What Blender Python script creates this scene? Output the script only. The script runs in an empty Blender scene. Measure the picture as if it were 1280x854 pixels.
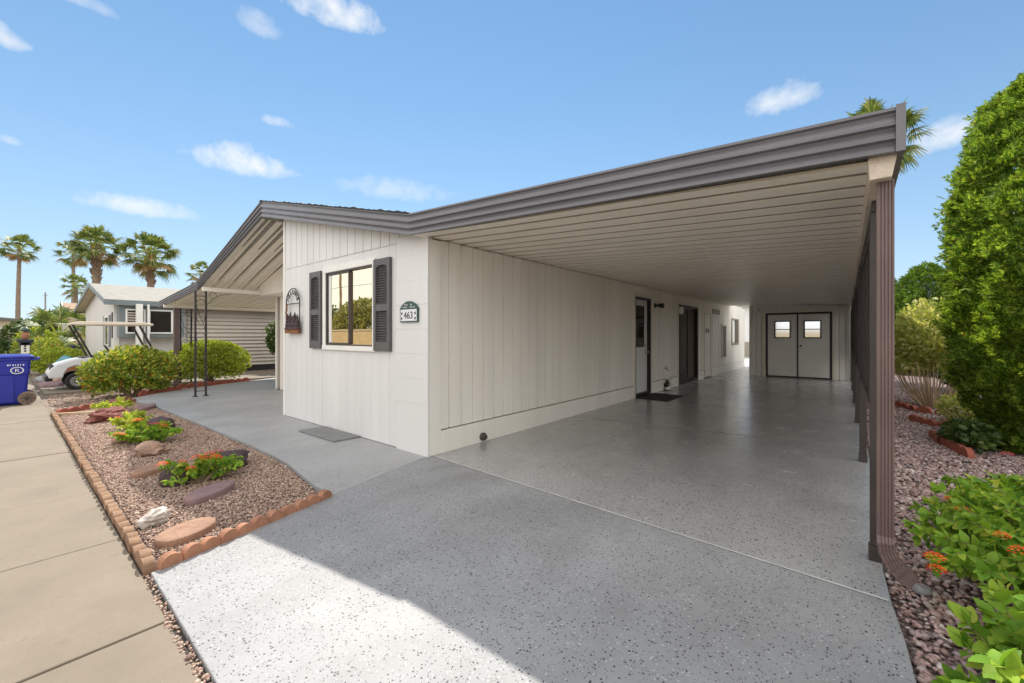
import bpy, math, random
import numpy as np
from mathutils import Vector, Matrix, Euler
random.seed(7); RNG = np.random.default_rng(11)
S = bpy.context.scene; COL = S.collection
R = math.radians

# ------------------------------------------------------------------ materials
def _nodes(name):
    m = bpy.data.materials.new(name); m.use_nodes = True
    nt = m.node_tree; nt.nodes.clear()
    out = nt.nodes.new('ShaderNodeOutputMaterial'); b = nt.nodes.new('ShaderNodeBsdfPrincipled')
    nt.links.new(b.outputs[0], out.inputs[0])
    return m, nt, b
def _n(nt, t, **k):
    n = nt.nodes.new('ShaderNode' + t)
    for a, v in k.items(): setattr(n, a, v)
    return n
def _pos(nt): return _n(nt, 'NewGeometry').outputs['Position']
def _noise(nt, vec, scale, detail=4, rough=.6):
    n = _n(nt, 'TexNoise'); n.inputs['Scale'].default_value = scale; n.inputs['Detail'].default_value = detail
    n.inputs['Roughness'].default_value = rough; nt.links.new(vec, n.inputs['Vector']); return n.outputs['Fac']
def _ramp(nt, fac, stops, interp='LINEAR'):
    r = _n(nt, 'ValToRGB'); r.color_ramp.interpolation = interp
    e = r.color_ramp.elements
    while len(e) < len(stops): e.new(.5)
    for i, (p, c) in enumerate(stops):
        e[i].position = p; e[i].color = (*c, 1) if len(c) == 3 else c
    nt.links.new(fac, r.inputs[0]); return r.outputs[0]
def _mix(nt, fac, a, b, mode='MIX'):
    m = _n(nt, 'Mix', data_type='RGBA', blend_type=mode)
    for s, v in ((0, fac), (6, a), (7, b)):
        if hasattr(v, 'links'): nt.links.new(v, m.inputs[s])
        elif s == 0: m.inputs[0].default_value = v
        else: m.inputs[s].default_value = (*v, 1)
    return m.outputs[2]
def _bump(nt, b, h, strength, dist=.01, prev=None):
    u = _n(nt, 'Bump'); u.inputs['Strength'].default_value = strength; u.inputs['Distance'].default_value = dist
    nt.links.new(h, u.inputs['Height'])
    if prev: nt.links.new(prev, u.inputs['Normal'])
    nt.links.new(u.outputs[0], b.inputs['Normal']); return u.outputs[0]
def mk(name, col, rough=.6, var=.12, scale=3., bump=.15, bscale=60., metal=0., spec=.5, fine=.06, streak=False):
    """plain painted / cast surface with broad tone drift, fine grain and a light bump"""
    m, nt, b = _nodes(name); p = _pos(nt)
    v = p
    if streak:
        mp = _n(nt, 'Mapping'); mp.inputs['Scale'].default_value = (1, 1, .12); nt.links.new(p, mp.inputs[0]); v = mp.outputs[0]
    c1 = tuple(x * (1 - var) for x in col); c2 = tuple(min(1, x * (1 + var)) for x in col)
    c = _ramp(nt, _noise(nt, v, scale, 6), [(.3, c1), (.7, c2)])
    g = _ramp(nt, _noise(nt, p, bscale * 1.7, 3), [(.3, (1 - fine,) * 3), (.7, (1 + fine,) * 3)])
    c = _mix(nt, 1., c, g, 'MULTIPLY')
    nt.links.new(c, b.inputs['Base Color'])
    b.inputs['Metallic'].default_value = metal; b.inputs['Specular IOR Level'].default_value = spec
    r = _ramp(nt, _noise(nt, p, scale * 2.3, 3), [(.3, (rough * .85,) * 3), (.7, (min(1, rough * 1.15),) * 3)])
    nt.links.new(r, b.inputs['Roughness'])
    if bump: _bump(nt, b, _noise(nt, p, bscale, 5), bump, .004)
    return m
def leafmat(name, stops, rough=.5, trans=.35, spec=.35):
    m, nt, b = _nodes(name); g = _n(nt, 'NewGeometry')
    c = _ramp(nt, g.outputs['Random Per Island'], stops)
    c = _mix(nt, 1., c, _ramp(nt, _noise(nt, g.outputs['Position'], 4., 2), [(.3, (.8,) * 3), (.7, (1.18,) * 3)]), 'MULTIPLY')
    nt.links.new(c, b.inputs['Base Color']); b.inputs['Roughness'].default_value = rough
    b.inputs['Specular IOR Level'].default_value = spec
    t = _n(nt, 'BsdfTranslucent'); nt.links.new(_mix(nt, 1., c, (1.25, 1.2, .6), 'MULTIPLY'), t.inputs[0])
    mx = _n(nt, 'MixShader'); mx.inputs[0].default_value = trans
    nt.links.new(b.outputs[0], mx.inputs[1]); nt.links.new(t.outputs[0], mx.inputs[2])
    nt.links.new(mx.outputs[0], nt.nodes['Material Output'].inputs[0])
    return m
def stonemat(name, stops, rough=.75):
    m, nt, b = _nodes(name); g = _n(nt, 'NewGeometry')
    c = _ramp(nt, g.outputs['Random Per Island'], stops)
    c = _mix(nt, 1., c, _ramp(nt, _noise(nt, g.outputs['Position'], 70., 3), [(.3, (.75,) * 3), (.7, (1.25,) * 3)]), 'MULTIPLY')
    nt.links.new(c, b.inputs['Base Color']); b.inputs['Roughness'].default_value = rough
    return m
def gravelmat(name, stops, scale=55.):
    m, nt, b = _nodes(name); p = _pos(nt)
    v = _n(nt, 'TexVoronoi'); v.inputs['Scale'].default_value = scale; nt.links.new(p, v.inputs['Vector'])
    sp = _n(nt, 'SeparateColor'); nt.links.new(v.outputs['Color'], sp.inputs[0])
    c = _ramp(nt, sp.outputs[0], stops)
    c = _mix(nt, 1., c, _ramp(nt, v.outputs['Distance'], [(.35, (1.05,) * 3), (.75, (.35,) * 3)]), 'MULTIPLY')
    c = _mix(nt, 1., c, _ramp(nt, _noise(nt, p, 1.3, 4), [(.3, (.85,) * 3), (.7, (1.12,) * 3)]), 'MULTIPLY')
    nt.links.new(c, b.inputs['Base Color']); b.inputs['Roughness'].default_value = .9
    iv = _n(nt, 'Math', operation='SUBTRACT'); iv.inputs[0].default_value = 1; nt.links.new(v.outputs['Distance'], iv.inputs[1])
    _bump(nt, b, iv.outputs[0], .8, .02)
    return m
def epoxymat(name, base, dark=.07, white=.2, scale=85., rough=(.24, .42), coat=.25):
    """floor coating with scattered dark and pale flakes"""
    m, nt, b = _nodes(name); p = _pos(nt)
    c = _ramp(nt, _noise(nt, p, 1.1, 6), [(.28, tuple(x * .86 for x in base)), (.72, tuple(x * 1.1 for x in base))])
    mpp = _n(nt, 'Mapping'); mpp.inputs['Scale'].default_value = (1.3, .45, 1); nt.links.new(p, mpp.inputs[0])
    c = _mix(nt, 1., c, _ramp(nt, _noise(nt, mpp.outputs[0], 1.4, 5, .65), [(.38, (1, 1, 1)), (.75, (.84, .83, .82))]), 'MULTIPLY')      # drag marks and worn lanes along the drive
    c = _mix(nt, 1., c, _ramp(nt, _noise(nt, p, 3.4, 6, .75), [(.5, (1, 1, 1)), (.85, (.84, .83, .82))]), 'MULTIPLY')
    c = _mix(nt, 1., c, _ramp(nt, _noise(nt, p, 260., 3), [(.3, (.82,) * 3), (.7, (1.18,) * 3)]), 'MULTIPLY')
    dist = _n(nt, 'TexNoise'); dist.inputs['Scale'].default_value = 160; nt.links.new(p, dist.inputs['Vector'])
    ad = _n(nt, 'VectorMath', operation='MULTIPLY_ADD'); ad.inputs[1].default_value = (.012,) * 3
    nt.links.new(dist.outputs['Color'], ad.inputs[0]); nt.links.new(p, ad.inputs[2])
    for sc, frac, col, off in ((scale, dark, (.03, .032, .036), 0), (scale * 1.6, dark * 1.1, (.07, .075, .08), 3), (scale * 1.25, white, (.5, .5, .5), 7)):
        v = _n(nt, 'TexVoronoi'); v.inputs['Scale'].default_value = sc; v.inputs['Randomness'].default_value = 1.
        o = _n(nt, 'VectorMath', operation='ADD'); o.inputs[1].default_value = (off, off * .7, 0)
        nt.links.new(ad.outputs[0], o.inputs[0]); nt.links.new(o.outputs[0], v.inputs['Vector'])
        sp = _n(nt, 'SeparateColor'); nt.links.new(v.outputs['Color'], sp.inputs[0])
        a = _n(nt, 'Math', operation='LESS_THAN'); a.inputs[1].default_value = frac; nt.links.new(sp.outputs[0], a.inputs[0])
        d = _n(nt, 'Math', operation='LESS_THAN'); d.inputs[1].default_value = .36; nt.links.new(v.outputs['Distance'], d.inputs[0])
        q = _n(nt, 'Math', operation='MULTIPLY'); nt.links.new(a.outputs[0], q.inputs[0]); nt.links.new(d.outputs[0], q.inputs[1])
        c = _mix(nt, q.outputs[0], c, col)
    nt.links.new(c, b.inputs['Base Color'])
    r = _ramp(nt, _noise(nt, p, 2.2, 5), [(.3, (rough[0],) * 3), (.7, (rough[1],) * 3)])
    nt.links.new(r, b.inputs['Roughness']); b.inputs['Coat Weight'].default_value = coat; b.inputs['Coat Roughness'].default_value = .25
    h = _bump(nt, b, _noise(nt, p, 5., 3), .025, .02); _bump(nt, b, _noise(nt, p, 120., 3), .12, .002, h)
    return m
def concretemat(name, base):
    m, nt, b = _nodes(name); p = _pos(nt)
    c = _ramp(nt, _noise(nt, p, 1.6, 8, .65), [(.25, tuple(x * .8 for x in base)), (.75, tuple(x * 1.14 for x in base))])
    c = _mix(nt, 1., c, _ramp(nt, _noise(nt, p, 190., 4), [(.3, (.88,) * 3), (.7, (1.1,) * 3)]), 'MULTIPLY')
    st = _ramp(nt, _noise(nt, p, 5.5, 5, .7), [(.60, (1, 1, 1)), (.72, (.84, .82, .8))])
    c = _mix(nt, 1., c, st, 'MULTIPLY')
    sm = _ramp(nt, _noise(nt, p, 23., 2, .5), [(.76, (1, 1, 1)), (.80, (.6, .57, .53))])
    c = _mix(nt, 1., c, sm, 'MULTIPLY')
    nt.links.new(c, b.inputs['Base Color']); b.inputs['Roughness'].default_value = .85
    _bump(nt, b, _noise(nt, p, 150., 5), .3, .003)
    return m
def glassmat(name, col, rough=.015, metal=1.):
    m, nt, b = _nodes(name); p = _pos(nt)
    b.inputs['Base Color'].default_value = (*col, 1); b.inputs['Metallic'].default_value = metal; b.inputs['Roughness'].default_value = rough
    _bump(nt, b, _noise(nt, p, 2.2, 2), .03, .01)
    return m
def screenmat(name, col, alpha):
    m, nt, b = _nodes(name); b.inputs['Base Color'].default_value = (*col, 1); b.inputs['Roughness'].default_value = .8
    lw = _n(nt, 'LayerWeight'); lw.inputs['Blend'].default_value = .5        # woven mesh closes up at a glancing angle
    al = _n(nt, 'MapRange'); al.inputs['To Min'].default_value = alpha; al.inputs['To Max'].default_value = .95; nt.links.new(lw.outputs['Facing'], al.inputs['Value']); nt.links.new(al.outputs[0], b.inputs['Alpha'])
    return m
def shinglemat(name, col):
    m, nt, b = _nodes(name); p = _pos(nt)
    br = _n(nt, 'TexBrick'); br.inputs['Scale'].default_value = 3.; br.inputs['Mortar Size'].default_value = .01
    br.inputs['Color1'].default_value = (*[x * 1.1 for x in col], 1); br.inputs['Color2'].default_value = (*[x * .86 for x in col], 1)
    br.inputs['Mortar'].default_value = (*[x * .5 for x in col], 1)
    mp = _n(nt, 'Mapping'); mp.inputs['Rotation'].default_value = (0, 0, R(90)); nt.links.new(p, mp.inputs[0]); nt.links.new(mp.outputs[0], br.inputs['Vector'])
    c = _mix(nt, 1., br.outputs['Color'], _ramp(nt, _noise(nt, p, 40., 4), [(.3, (.8,) * 3), (.7, (1.2,) * 3)]), 'MULTIPLY')
    nt.links.new(c, b.inputs['Base Color']); b.inputs['Roughness'].default_value = .9
    return m

M = dict(
 white=mk('white_paint', (.72, .715, .70), .55, .065, 1.1, .25, 90, streak=True),
 whitetrim=mk('white_trim_paint', (.82, .80, .76), .5, .05),
 cream=mk('cream_siding_paint', (.87, .83, .755), .55, .09, 1.0, .35, 110, streak=True),
 creamtrim=mk('cream_trim_paint', (.78, .72, .62), .55, .06),
 ceil=mk('cream_metal_pan', (.87, .81, .71), .42, .06, 1.5, .03, 30, spec=.6),
 panshade=mk('pan_joint_shade', (.24, .2, .155), .5, .15, 5.),  # brown that puts the shade of the ceiling ribs into colour
 fascia=mk('brown_metal_fascia', (.142, .138, .152), .36, .08, 2., .05, 30, spec=.6),
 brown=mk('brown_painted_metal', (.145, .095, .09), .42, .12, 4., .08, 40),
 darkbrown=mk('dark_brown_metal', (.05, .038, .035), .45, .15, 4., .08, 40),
 black=mk('black_paint', (.018, .016, .016), .4, .2),
 iron=mk('wrought_iron', (.035, .028, .03), .45, .2),
 shutter=mk('brown_grey_vinyl', (.098, .094, .096), .5, .1, 6.),
 frame=mk('bronze_aluminium', (.07, .055, .05), .4, .1),
 gold=glassmat('golden_film_glass', (.80, .71, .53)),
 darkglass=glassmat('dark_glass', (.05, .045, .04), .05, .6),
 paleglass=glassmat('pale_glass', (.75, .76, .76), .08),
 curtain=mk('muted_curtain', (.16, .11, .1), .8, .25, 6., .3, 20, streak=True),
 taupe=mk('taupe_panel', (.32, .28, .23), .6, .08),
 epoxy=epoxymat('flake_epoxy_floor', (.40, .40, .405), .15, .07, 74., (.17, .30), .35),
 epoxyout=epoxymat('flake_epoxy_drive', (.31, .312, .318), .15, .07, 74., (.55, .75), .0),
 patio=epoxymat('grey_patio_coating', (.37, .37, .373), .10, .12, 95., (.45, .65), .05),
 seam=mk('pale_caulk', (.55, .54, .52), .6, .15, 9.),
 walk=concretemat('tan_concrete', (.225, .185, .138)),
 dirt=mk('dark_joint_soil', (.075, .06, .05), .95, .35, 14., .6, 60),
 road=mk('asphalt', (.24, .22, .20), .9, .15, 2., .5, 120),
 desert=gravelmat('desert_gravel', [(0, (.20, .14, .11)), (.35, (.40, .31, .23)), (.7, (.52, .42, .32)), (1, (.30, .22, .18))], 42.),
 bedground=gravelmat('bed_gravel_base', [(0, (.14, .10, .09)), (.5, (.28, .2, .17)), (1, (.36, .28, .24))], 60.),
 sidegravel=gravelmat('side_gravel_base', [(0, (.13, .09, .085)), (.4, (.27, .18, .165)), (.8, (.36, .28, .26)), (1, (.2, .16, .16))], 45.),
 pebble=stonemat('tan_pebbles', [(0, (.15, .09, .075)), (.3, (.34, .22, .17)), (.6, (.48, .36, .27)), (.85, (.40, .255, .20)), (1, (.62, .5, .39))]),
 pinkpebble=stonemat('pinkish_pebbles', [(0, (.16, .105, .10)), (.25, (.38, .24, .215)), (.5, (.48, .335, .30)), (.75, (.32, .25, .255)), (.93, (.56, .46, .42)), (1, (.64, .58, .53))]),
 terracotta=mk('terracotta', (.36, .17, .10), .85, .25, 9., .5, 90, fine=.12),
 fadedterra=mk('faded_terracotta', (.27, .16, .095), .85, .25, 9., .5, 90, fine=.12),
 redbrick=mk('red_brick', (.33, .095, .06), .85, .25, 9., .5, 70),
 stepstone=mk('terracotta_step_stone', (.31, .18, .12), .9, .2, 14., 1., 55, fine=.18),
 purplestone=mk('purple_step_stone', (.24, .155, .155), .85, .14, 10., .6, 70, fine=.15),
 paleroc=mk('pale_quartz_rock', (.55, .5, .45), .8, .3, 14., .8, 40),
 redrock=mk('red_lava_rock', (.20, .065, .05), .9, .45, 18., 1., 40),
 darkrock=mk('dark_purple_rock', (.07, .045, .05), .9, .4, 14., .9, 40),
 pinkrock=mk('pink_tan_rock', (.42, .27, .2), .85, .4, 8., .9, 40),
 greyrock=mk('grey_cobble', (.3, .3, .31), .8, .2, 14., .5, 50),
 bark=mk('palm_bark', (.24, .18, .13), .95, .35, 6., 1., 25),
 twig=mk('woody_stem', (.30, .22, .14), .85, .3, 14., .5, 60),
 paletwig=mk('pale_woody_stem', (.5, .37, .24), .85, .25, 14., .5, 60),
 olive=leafmat('olive_leaf', [(0, (.16, .17, .07)), (.6, (.3, .31, .13)), (1, (.45, .43, .2))], .6, .3),
 lantana=leafmat('lantana_leaf', [(0, (.13, .27, .03)), (.5, (.24, .41, .05)), (.85, (.36, .5, .06)), (1, (.56, .58, .1))], .62, .42, .2),
 limeleaf=leafmat('lime_leaf', [(0, (.3, .4, .04)), (.5, (.42, .5, .06)), (1, (.56, .58, .1))], .5, .4),
 bushleaf=leafmat('bush_leaf', [(0, (.11, .19, .025)), (.4, (.26, .36, .05)), (.8, (.46, .50, .08)), (1, (.6, .5, .11))], .5, .35),
 oleander=leafmat('clipped_bush_leaf', [(0, (.16, .23, .025)), (.5, (.36, .45, .055)), (1, (.56, .60, .1))], .5, .35),
 darkleaf=leafmat('dark_leaf', [(0, (.035, .065, .018)), (.6, (.07, .12, .025)), (1, (.13, .18, .04))], .45, .3),
 thuja=leafmat('cypress_spray', [(0, (.16, .10, .04)), (.04, (.05, .11, .015)), (.45, (.15, .26, .03)), (.85, (.30, .42, .05)), (1, (.42, .5, .08))], .55, .42, .25),
 darkthuja=leafmat('dark_cypress_spray', [(0, (.04, .09, .012)), (.6, (.11, .2, .025)), (1, (.22, .32, .05))], .55, .35, .25),
 varieg=leafmat('variegated_leaf', [(0, (.22, .3, .06)), (.45, (.42, .45, .13)), (.8, (.6, .58, .24)), (1, (.74, .7, .38))], .5, .4),
 frond=leafmat('palm_frond', [(0, (.06, .10, .03)), (.5, (.12, .18, .045)), (.85, (.24, .27, .08)), (1, (.42, .38, .16))], .5, .25),
 dryfrond=leafmat('dry_palm_frond', [(0, (.24, .15, .07)), (1, (.42, .29, .13))], .8, .2),
 fruit=mk('orange_date_stalks', (.62, .32, .05), .8, .3, 5.),
 orange=leafmat('orange_petals', [(0, (.80, .03, .01)), (.6, (.9, .09, .012)), (1, (.95, .30, .02))], .6, .2),
 pinkpetal=leafmat('pink_petals', [(0, (.6, .05, .12)), (1, (.7, .15, .12))], .6, .25),
 bluebin=mk('blue_plastic', (.012, .022, .30), .38, .12, 3., .15, 80),
 decal=mk('white_decal', (.75, .76, .8), .6, .05),
 rubber=mk('black_rubber', (.02, .02, .021), .75, .2),
 rim=mk('grey_wheel_hub', (.33, .32, .31), .4, .15, metal=.6),
 binhub=mk('dusty_brown_plastic', (.16, .11, .08), .7, .3),
 cartwhite=mk('cart_white_body', (.68, .68, .69), .3, .05, 3., .03, 40),
 beigeplastic=mk('beige_plastic', (.66, .57, .46), .5, .08),
 siding=mk('beige_lap_siding', (.56, .50, .43), .6, .05),
 nwhite=mk('neighbour_pale_wall', (.66, .63, .60), .6, .05, streak=True),
 nslate=mk('slate_blue_trim', (.17, .20, .205), .55, .08),
 ntan=mk('tan_stucco', (.50, .40, .29), .8, .08),
 nbeige=mk('beige_stucco', (.58, .49, .37), .8, .08),
 nteal=mk('teal_base_paint', (.06, .16, .18), .7, .1),
 roofgrey=shinglemat('grey_shingle', (.31, .295, .26)), roofbrown=shinglemat('brown_shingle', (.36, .24, .15)),
 wall=mk('tan_block_wall', (.50, .38, .22), .9, .12, 2.),
 green=mk('dark_green_enamel', (.03, .07, .055), .45, .1),
 brass=mk('brass', (.5, .36, .16), .35, .15, metal=.9),
 lampwhite=mk('white_lamp_glass', (.78, .77, .73), .3, .04, bump=0),
 mat_grey=mk('grey_mat', (.2, .2, .2), .9, .12, 6., .6, 200),
 mat_black=mk('black_coir', (.022, .02, .018), .95, .3, 8., 1., 250),
 rust=mk('rusty_metal', (.28, .11, .045), .75, .35, 14.),
 navy=mk('dark_navy_paint', (.02, .024, .05), .25, .1, bump=0),
 tealplastic=mk('teal_paint', (.05, .25, .3), .5, .1),
 tanmastic=mk('beige_mastic', (.62, .53, .43), .6, .14, 12., .3, 40),
 screen=screenmat('brown_sun_screen', (.055, .045, .042), .05),
)

# ------------------------------------------------------------------ mesh kit
class MB:
    def __init__(s): s.v = []; s.f = []
    def add(s, V, F):
        o = len(s.v); s.v += [tuple(p) for p in V]; s.f += [tuple(i + o for i in f) for f in F]; return s
    def box(s, a, b, rot=None, piv=None):
        x0, y0, z0 = a; x1, y1, z1 = b
        x0, x1 = sorted((x0, x1)); y0, y1 = sorted((y0, y1)); z0, z1 = sorted((z0, z1))
        V = [Vector(p) for p in ((x0, y0, z0), (x1, y0, z0), (x1, y1, z0), (x0, y1, z0), (x0, y0, z1), (x1, y0, z1), (x1, y1, z1), (x0, y1, z1))]
        if rot is not None:
            pv = Vector(piv) if piv else Vector(((x0 + x1) / 2, (y0 + y1) / 2, (z0 + z1) / 2))
            Mx = Euler(rot).to_matrix(); V = [pv + Mx @ (p - pv) for p in V]
        return s.add(V, [(0, 3, 2, 1), (4, 5, 6, 7), (0, 1, 5, 4), (1, 2, 6, 5), (2, 3, 7, 6), (3, 0, 4, 7)])
    def tube(s, pts, r, n=8, cap=True, flat=None):
        pts = [Vector(p) for p in pts]; k = len(pts); rr = r if isinstance(r, (list, tuple)) else [r] * k
        V = []; F = []; prev = None
        for i, p in enumerate(pts):
            t = (pts[min(i + 1, k - 1)] - pts[max(i - 1, 0)]).normalized()
            if prev is None: u = t.orthogonal().normalized()
            else: u = (prev - t * prev.dot(t)).normalized()
            prev = u; w = t.cross(u)
            for j in range(n):
                a = 2 * math.pi * j / n; V.append(p + (u * math.cos(a) + w * math.sin(a)) * rr[i])
        for i in range(k - 1):
            for j in range(n):
                F.append((i * n + j, i * n + (j + 1) % n, (i + 1) * n + (j + 1) % n, (i + 1) * n + j))
        if cap: F += [tuple(range(n - 1, -1, -1)), tuple((k - 1) * n + j for j in range(n))]
        return s.add(V, F)
    def lathe(s, prof, c=(0, 0, 0), axis='z', n=20, rot=None):
        V = []; F = []; k = len(prof)
        for r, h in prof:
            for j in range(n):
                a = 2 * math.pi * j / n; x, y = r * math.cos(a), r * math.sin(a)
                p = Vector((x, y, h)) if axis == 'z' else Vector((h, x, y)) if axis == 'x' else Vector((x, h, y))
                if rot is not None: p = Euler(rot).to_matrix() @ p
                V.append(p + Vector(c))
        for i in range(k - 1):
            for j in range(n): F.append((i * n + j, i * n + (j + 1) % n, (i + 1) * n + (j + 1) % n, (i + 1) * n + j))
        F += [tuple(range(n - 1, -1, -1)), tuple((k - 1) * n + j for j in range(n))]
        return s.add(V, F)
    def prism(s, poly, axis, a, b):
        """closed outline in the two axes other than `axis` (cyclic order), extruded from a to b"""
        def pt(p, t):
            return (t, p[0], p[1]) if axis == 'x' else (p[0], t, p[1]) if axis == 'y' else (p[0], p[1], t)
        n = len(poly)
        return s.add([pt(p, a) for p in poly] + [pt(p, b) for p in poly],
                     [tuple(range(n)), tuple(range(2 * n - 1, n - 1, -1))] + [(i, i + n, (i + 1) % n + n, (i + 1) % n) for i in range(n)])
    def shear(s, k): s.v = [(p[0] + k * max(0, p[1]), p[1], p[2]) for p in map(tuple, s.v)]; return s
    def build(s, name, mat, parent=None, smooth=False, bevel=0., world=True):
        me = bpy.data.meshes.new(name); off = Vector((0, 0, 0))
        if parent is not None and world:
            q = parent
            while q is not None: off += q.location; q = q.parent
        me.from_pydata([tuple(Vector(p) - off) for p in s.v], [], s.f)
        import bmesh
        bm = bmesh.new(); bm.from_mesh(me); bmesh.ops.recalc_face_normals(bm, faces=bm.faces); bm.to_mesh(me); bm.free()
        me.materials.append(M[mat] if isinstance(mat, str) else mat)
        if smooth: me.polygons.foreach_set('use_smooth', [True] * len(me.polygons))
        o = bpy.data.objects.new(name, me); COL.objects.link(o)
        if parent is not None: o.parent = parent
        if bevel:
            bv = o.modifiers.new('edge', 'BEVEL'); bv.width = bevel; bv.segments = 2; bv.limit_method = 'ANGLE'
        return o
def np_mesh(name, V, F, mat, parent=None, smooth=False):
    V = np.asarray(V, np.float32).reshape(-1, 3); F = np.asarray(F, np.int32); k = F.shape[1]
    me = bpy.data.meshes.new(name); me.vertices.add(len(V)); me.vertices.foreach_set('co', V.ravel())
    me.loops.add(F.size); me.loops.foreach_set('vertex_index', F.ravel())
    me.polygons.add(len(F)); me.polygons.foreach_set('loop_start', np.arange(0, F.size, k, dtype=np.int32))
    me.update(calc_edges=True); me.validate()
    if smooth: me.polygons.foreach_set('use_smooth', [True] * len(me.polygons))
    me.materials.append(M[mat]); o = bpy.data.objects.new(name, me); COL.objects.link(o)
    if parent is not None: o.parent = parent
    return o
def tag(o, label, cat, group=None):
    o['label'] = label; o['category'] = cat
    if group: o['group'] = group
    return o
def thing(name, label, cat, loc=(0, 0, 0), rz=0, group=None):
    o = bpy.data.objects.new(name, None); o.empty_display_size = .1; COL.objects.link(o)
    o.location = loc; o.rotation_euler = (0, 0, rz); return tag(o, label, cat, group)
def struct(o): o['kind'] = 'structure'; return o
def dup(root, loc, rz=0, label=None, scale=None):
    r = root.copy(); COL.objects.link(r); r.location = loc; r.rotation_euler = (0, 0, rz)
    if scale: r.scale = scale
    if label: r['label'] = label
    for ch in list(root.children):
        c = ch.copy(); COL.objects.link(c); c.parent = r
        for g in ch.children:
            d = g.copy(); COL.objects.link(d); d.parent = c
    return r
def text_mb(txt, size, place, depth=.002):
    """lettering as real raised mesh; place(x, y, z) puts text-plane points in the world"""
    cu = bpy.data.curves.new('lettering', 'FONT'); cu.body = txt; cu.size = size; cu.extrude = depth; cu.align_x = 'CENTER'
    cu.resolution_u = 3
    o = bpy.data.objects.new('lettering', cu); COL.objects.link(o)
    bpy.context.view_layer.update()
    me = o.evaluated_get(bpy.context.evaluated_depsgraph_get()).to_mesh()
    mb = MB().add([place(*v.co) for v in me.vertices], [tuple(p.vertices) for p in me.polygons])
    bpy.data.objects.remove(o); bpy.data.curves.remove(cu); return mb

# ------------------------------------------------------------------ ground
def sheet(name, poly, z, mat, thick=None):
    mb = MB()
    if thick: mb.prism(poly, 'z', z - thick, z)
    else: mb.add([(x, y, z) for x, y in poly], [tuple(range(len(poly)))])
    return struct(mb.build(name, mat))
sheet('ground', [(-900, -900), (900, -900), (900, 900), (-900, 900)], -.10, 'desert')
sheet('road', [(-400, -11), (200, -11), (200, -4.35), (-400, -4.35)], -.094, 'road')
# sidewalk slabs with open joints between them
mb = MB(); jx = [3.9, 2.55, 1.18, -.13, -1.50, -3.55, -5.1, -6.6, -8.2]
while jx[-1] > -70: jx.append(jx[-1] - 1.45)
jx = [7.0, 5.3] + jx
for a, b in zip(jx[:-1], jx[1:]):
    s = .0045
    mb.box((b + s, -3.86, -.12), (a - s, -2.605, -.012 + random.uniform(-.004, .004)))
struct(mb.build('sidewalk', 'walk', bevel=.006))
sheet('sidewalk_joint_fill', [(-70, -3.85), (7, -3.85), (7, -2.52), (-7.28, -2.52), (-7.28, -2.601), (-70, -2.601)], -.03, 'dirt', .06)
kb = MB(); kb.prism([(-4.3, -.12), (-3.865, -.12), (-3.865, -.014), (-4.02, -.014), (-4.08, -.03), (-4.12, -.085), (-4.3, -.088)], 'x', -200, 60)
struct(kb.build('kerb', 'walk'))
EDGE = [(4.02, -2.0), (4.015, -1.4), (4.005, -.9), (3.985, -.5), (3.95, -.1), (3.935, .2), (3.93, 2.5), (3.84, 8), (3.755, 13.3), (3.68, 18.2)]
# driveway / carport slab in three pours
drive_joint = lambda x: .03 - .05 * x
mb = MB()
bedR = [(.60, -2.565), (.264, -1.30)]
front = [(.60, -2.57), (1.8, -2.575), (4.03, -2.59)] + [(4.02, -2.0), (4.015, -1.4), (4.005, -.9), (3.985, -.5), (3.955, -.16)] + [(0.0, .035), (-.012, -.02), (.264, -1.30)]
mb.prism(front, 'z', -.12, 0.)
struct(mb.build('driveway', 'epoxyout', bevel=.006))
mb = MB(); mb.prism([(0.0, .043), (3.953, -.152), (3.935, .2), (3.93, 2.5), (3.915, 3.62), (0, 3.12)], 'z', -.12, 0.)
mb.prism([(0, 3.128), (3.915, 3.628), (3.84, 8), (3.755, 13.3), (3.68, 18.2), (0, 18.2)], 'z', -.12, 0.)
struct(mb.build('carport_floor', 'epoxy', bevel=.004))
mb = MB()
for (x0, y0), (x1, y1) in (((.02, .038), (3.94, -.157)), ((.02, 3.127), (3.9, 3.622))):
    n = 40; V = []; F = []
    for i in range(n + 1):
        t = i / n; w = .006 + .004 * random.random(); x = x0 + (x1 - x0) * t; y = y0 + (y1 - y0) * t
        V += [(x, y - w, .0035), (x, y + w, .0035)]
        if i: F.append((2 * i - 2, 2 * i, 2 * i + 1, 2 * i - 1))
    mb.add(V, F)
struct(mb.build('floor_seam', 'seam'))
# patio and front walk
CURVE = [(.262, -1.308), (-.20, -1.262), (-.521, -1.215), (-1.0, -1.145), (-1.333, -1.122), (-2.164, -1.115), (-3.716, -1.14), (-5.5, -1.18), (-7.266, -1.24)]
def poly_cut(pts): return pts
mb = MB()
def pour(poly): mb.prism(poly, 'z', -.12, -.003)
pour([(-.016, -.03), (.256, -1.296), (-.20, -1.262), (-.521, -1.215), (-1.0, -1.145), (-1.44, -1.121), (-1.435, -.4), (-1.43, -.004), (-.02, -.004)])
pour([(-1.45, -1.121), (-2.164, -1.115), (-2.70, -1.123), (-2.55, -.004), (-1.44, -.004)])
pour([(-2.71, -1.123), (-3.716, -1.14), (-4.6, -1.16), (-4.0, -.03), (-3.96, -.004), (-2.56, -.004)])
pour([(-4.61, -1.16), (-5.5, -1.18), (-6.6, -1.215), (-6.6, 1.36), (-3.965, 1.36), (-3.965, -.004), (-4.01, -.03)])
pour([(-6.61, -1.215), (-7.266, -1.24), (-8.49, -1.42), (-9.26, -.74), (-10.2, .88), (-11.0, 2.56), (-11.8, 4.5), (-7.93, 4.5), (-7.93, 1.36), (-6.61, 1.36)])
struct(mb.build('patio', 'patio', bevel=.005))
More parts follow.
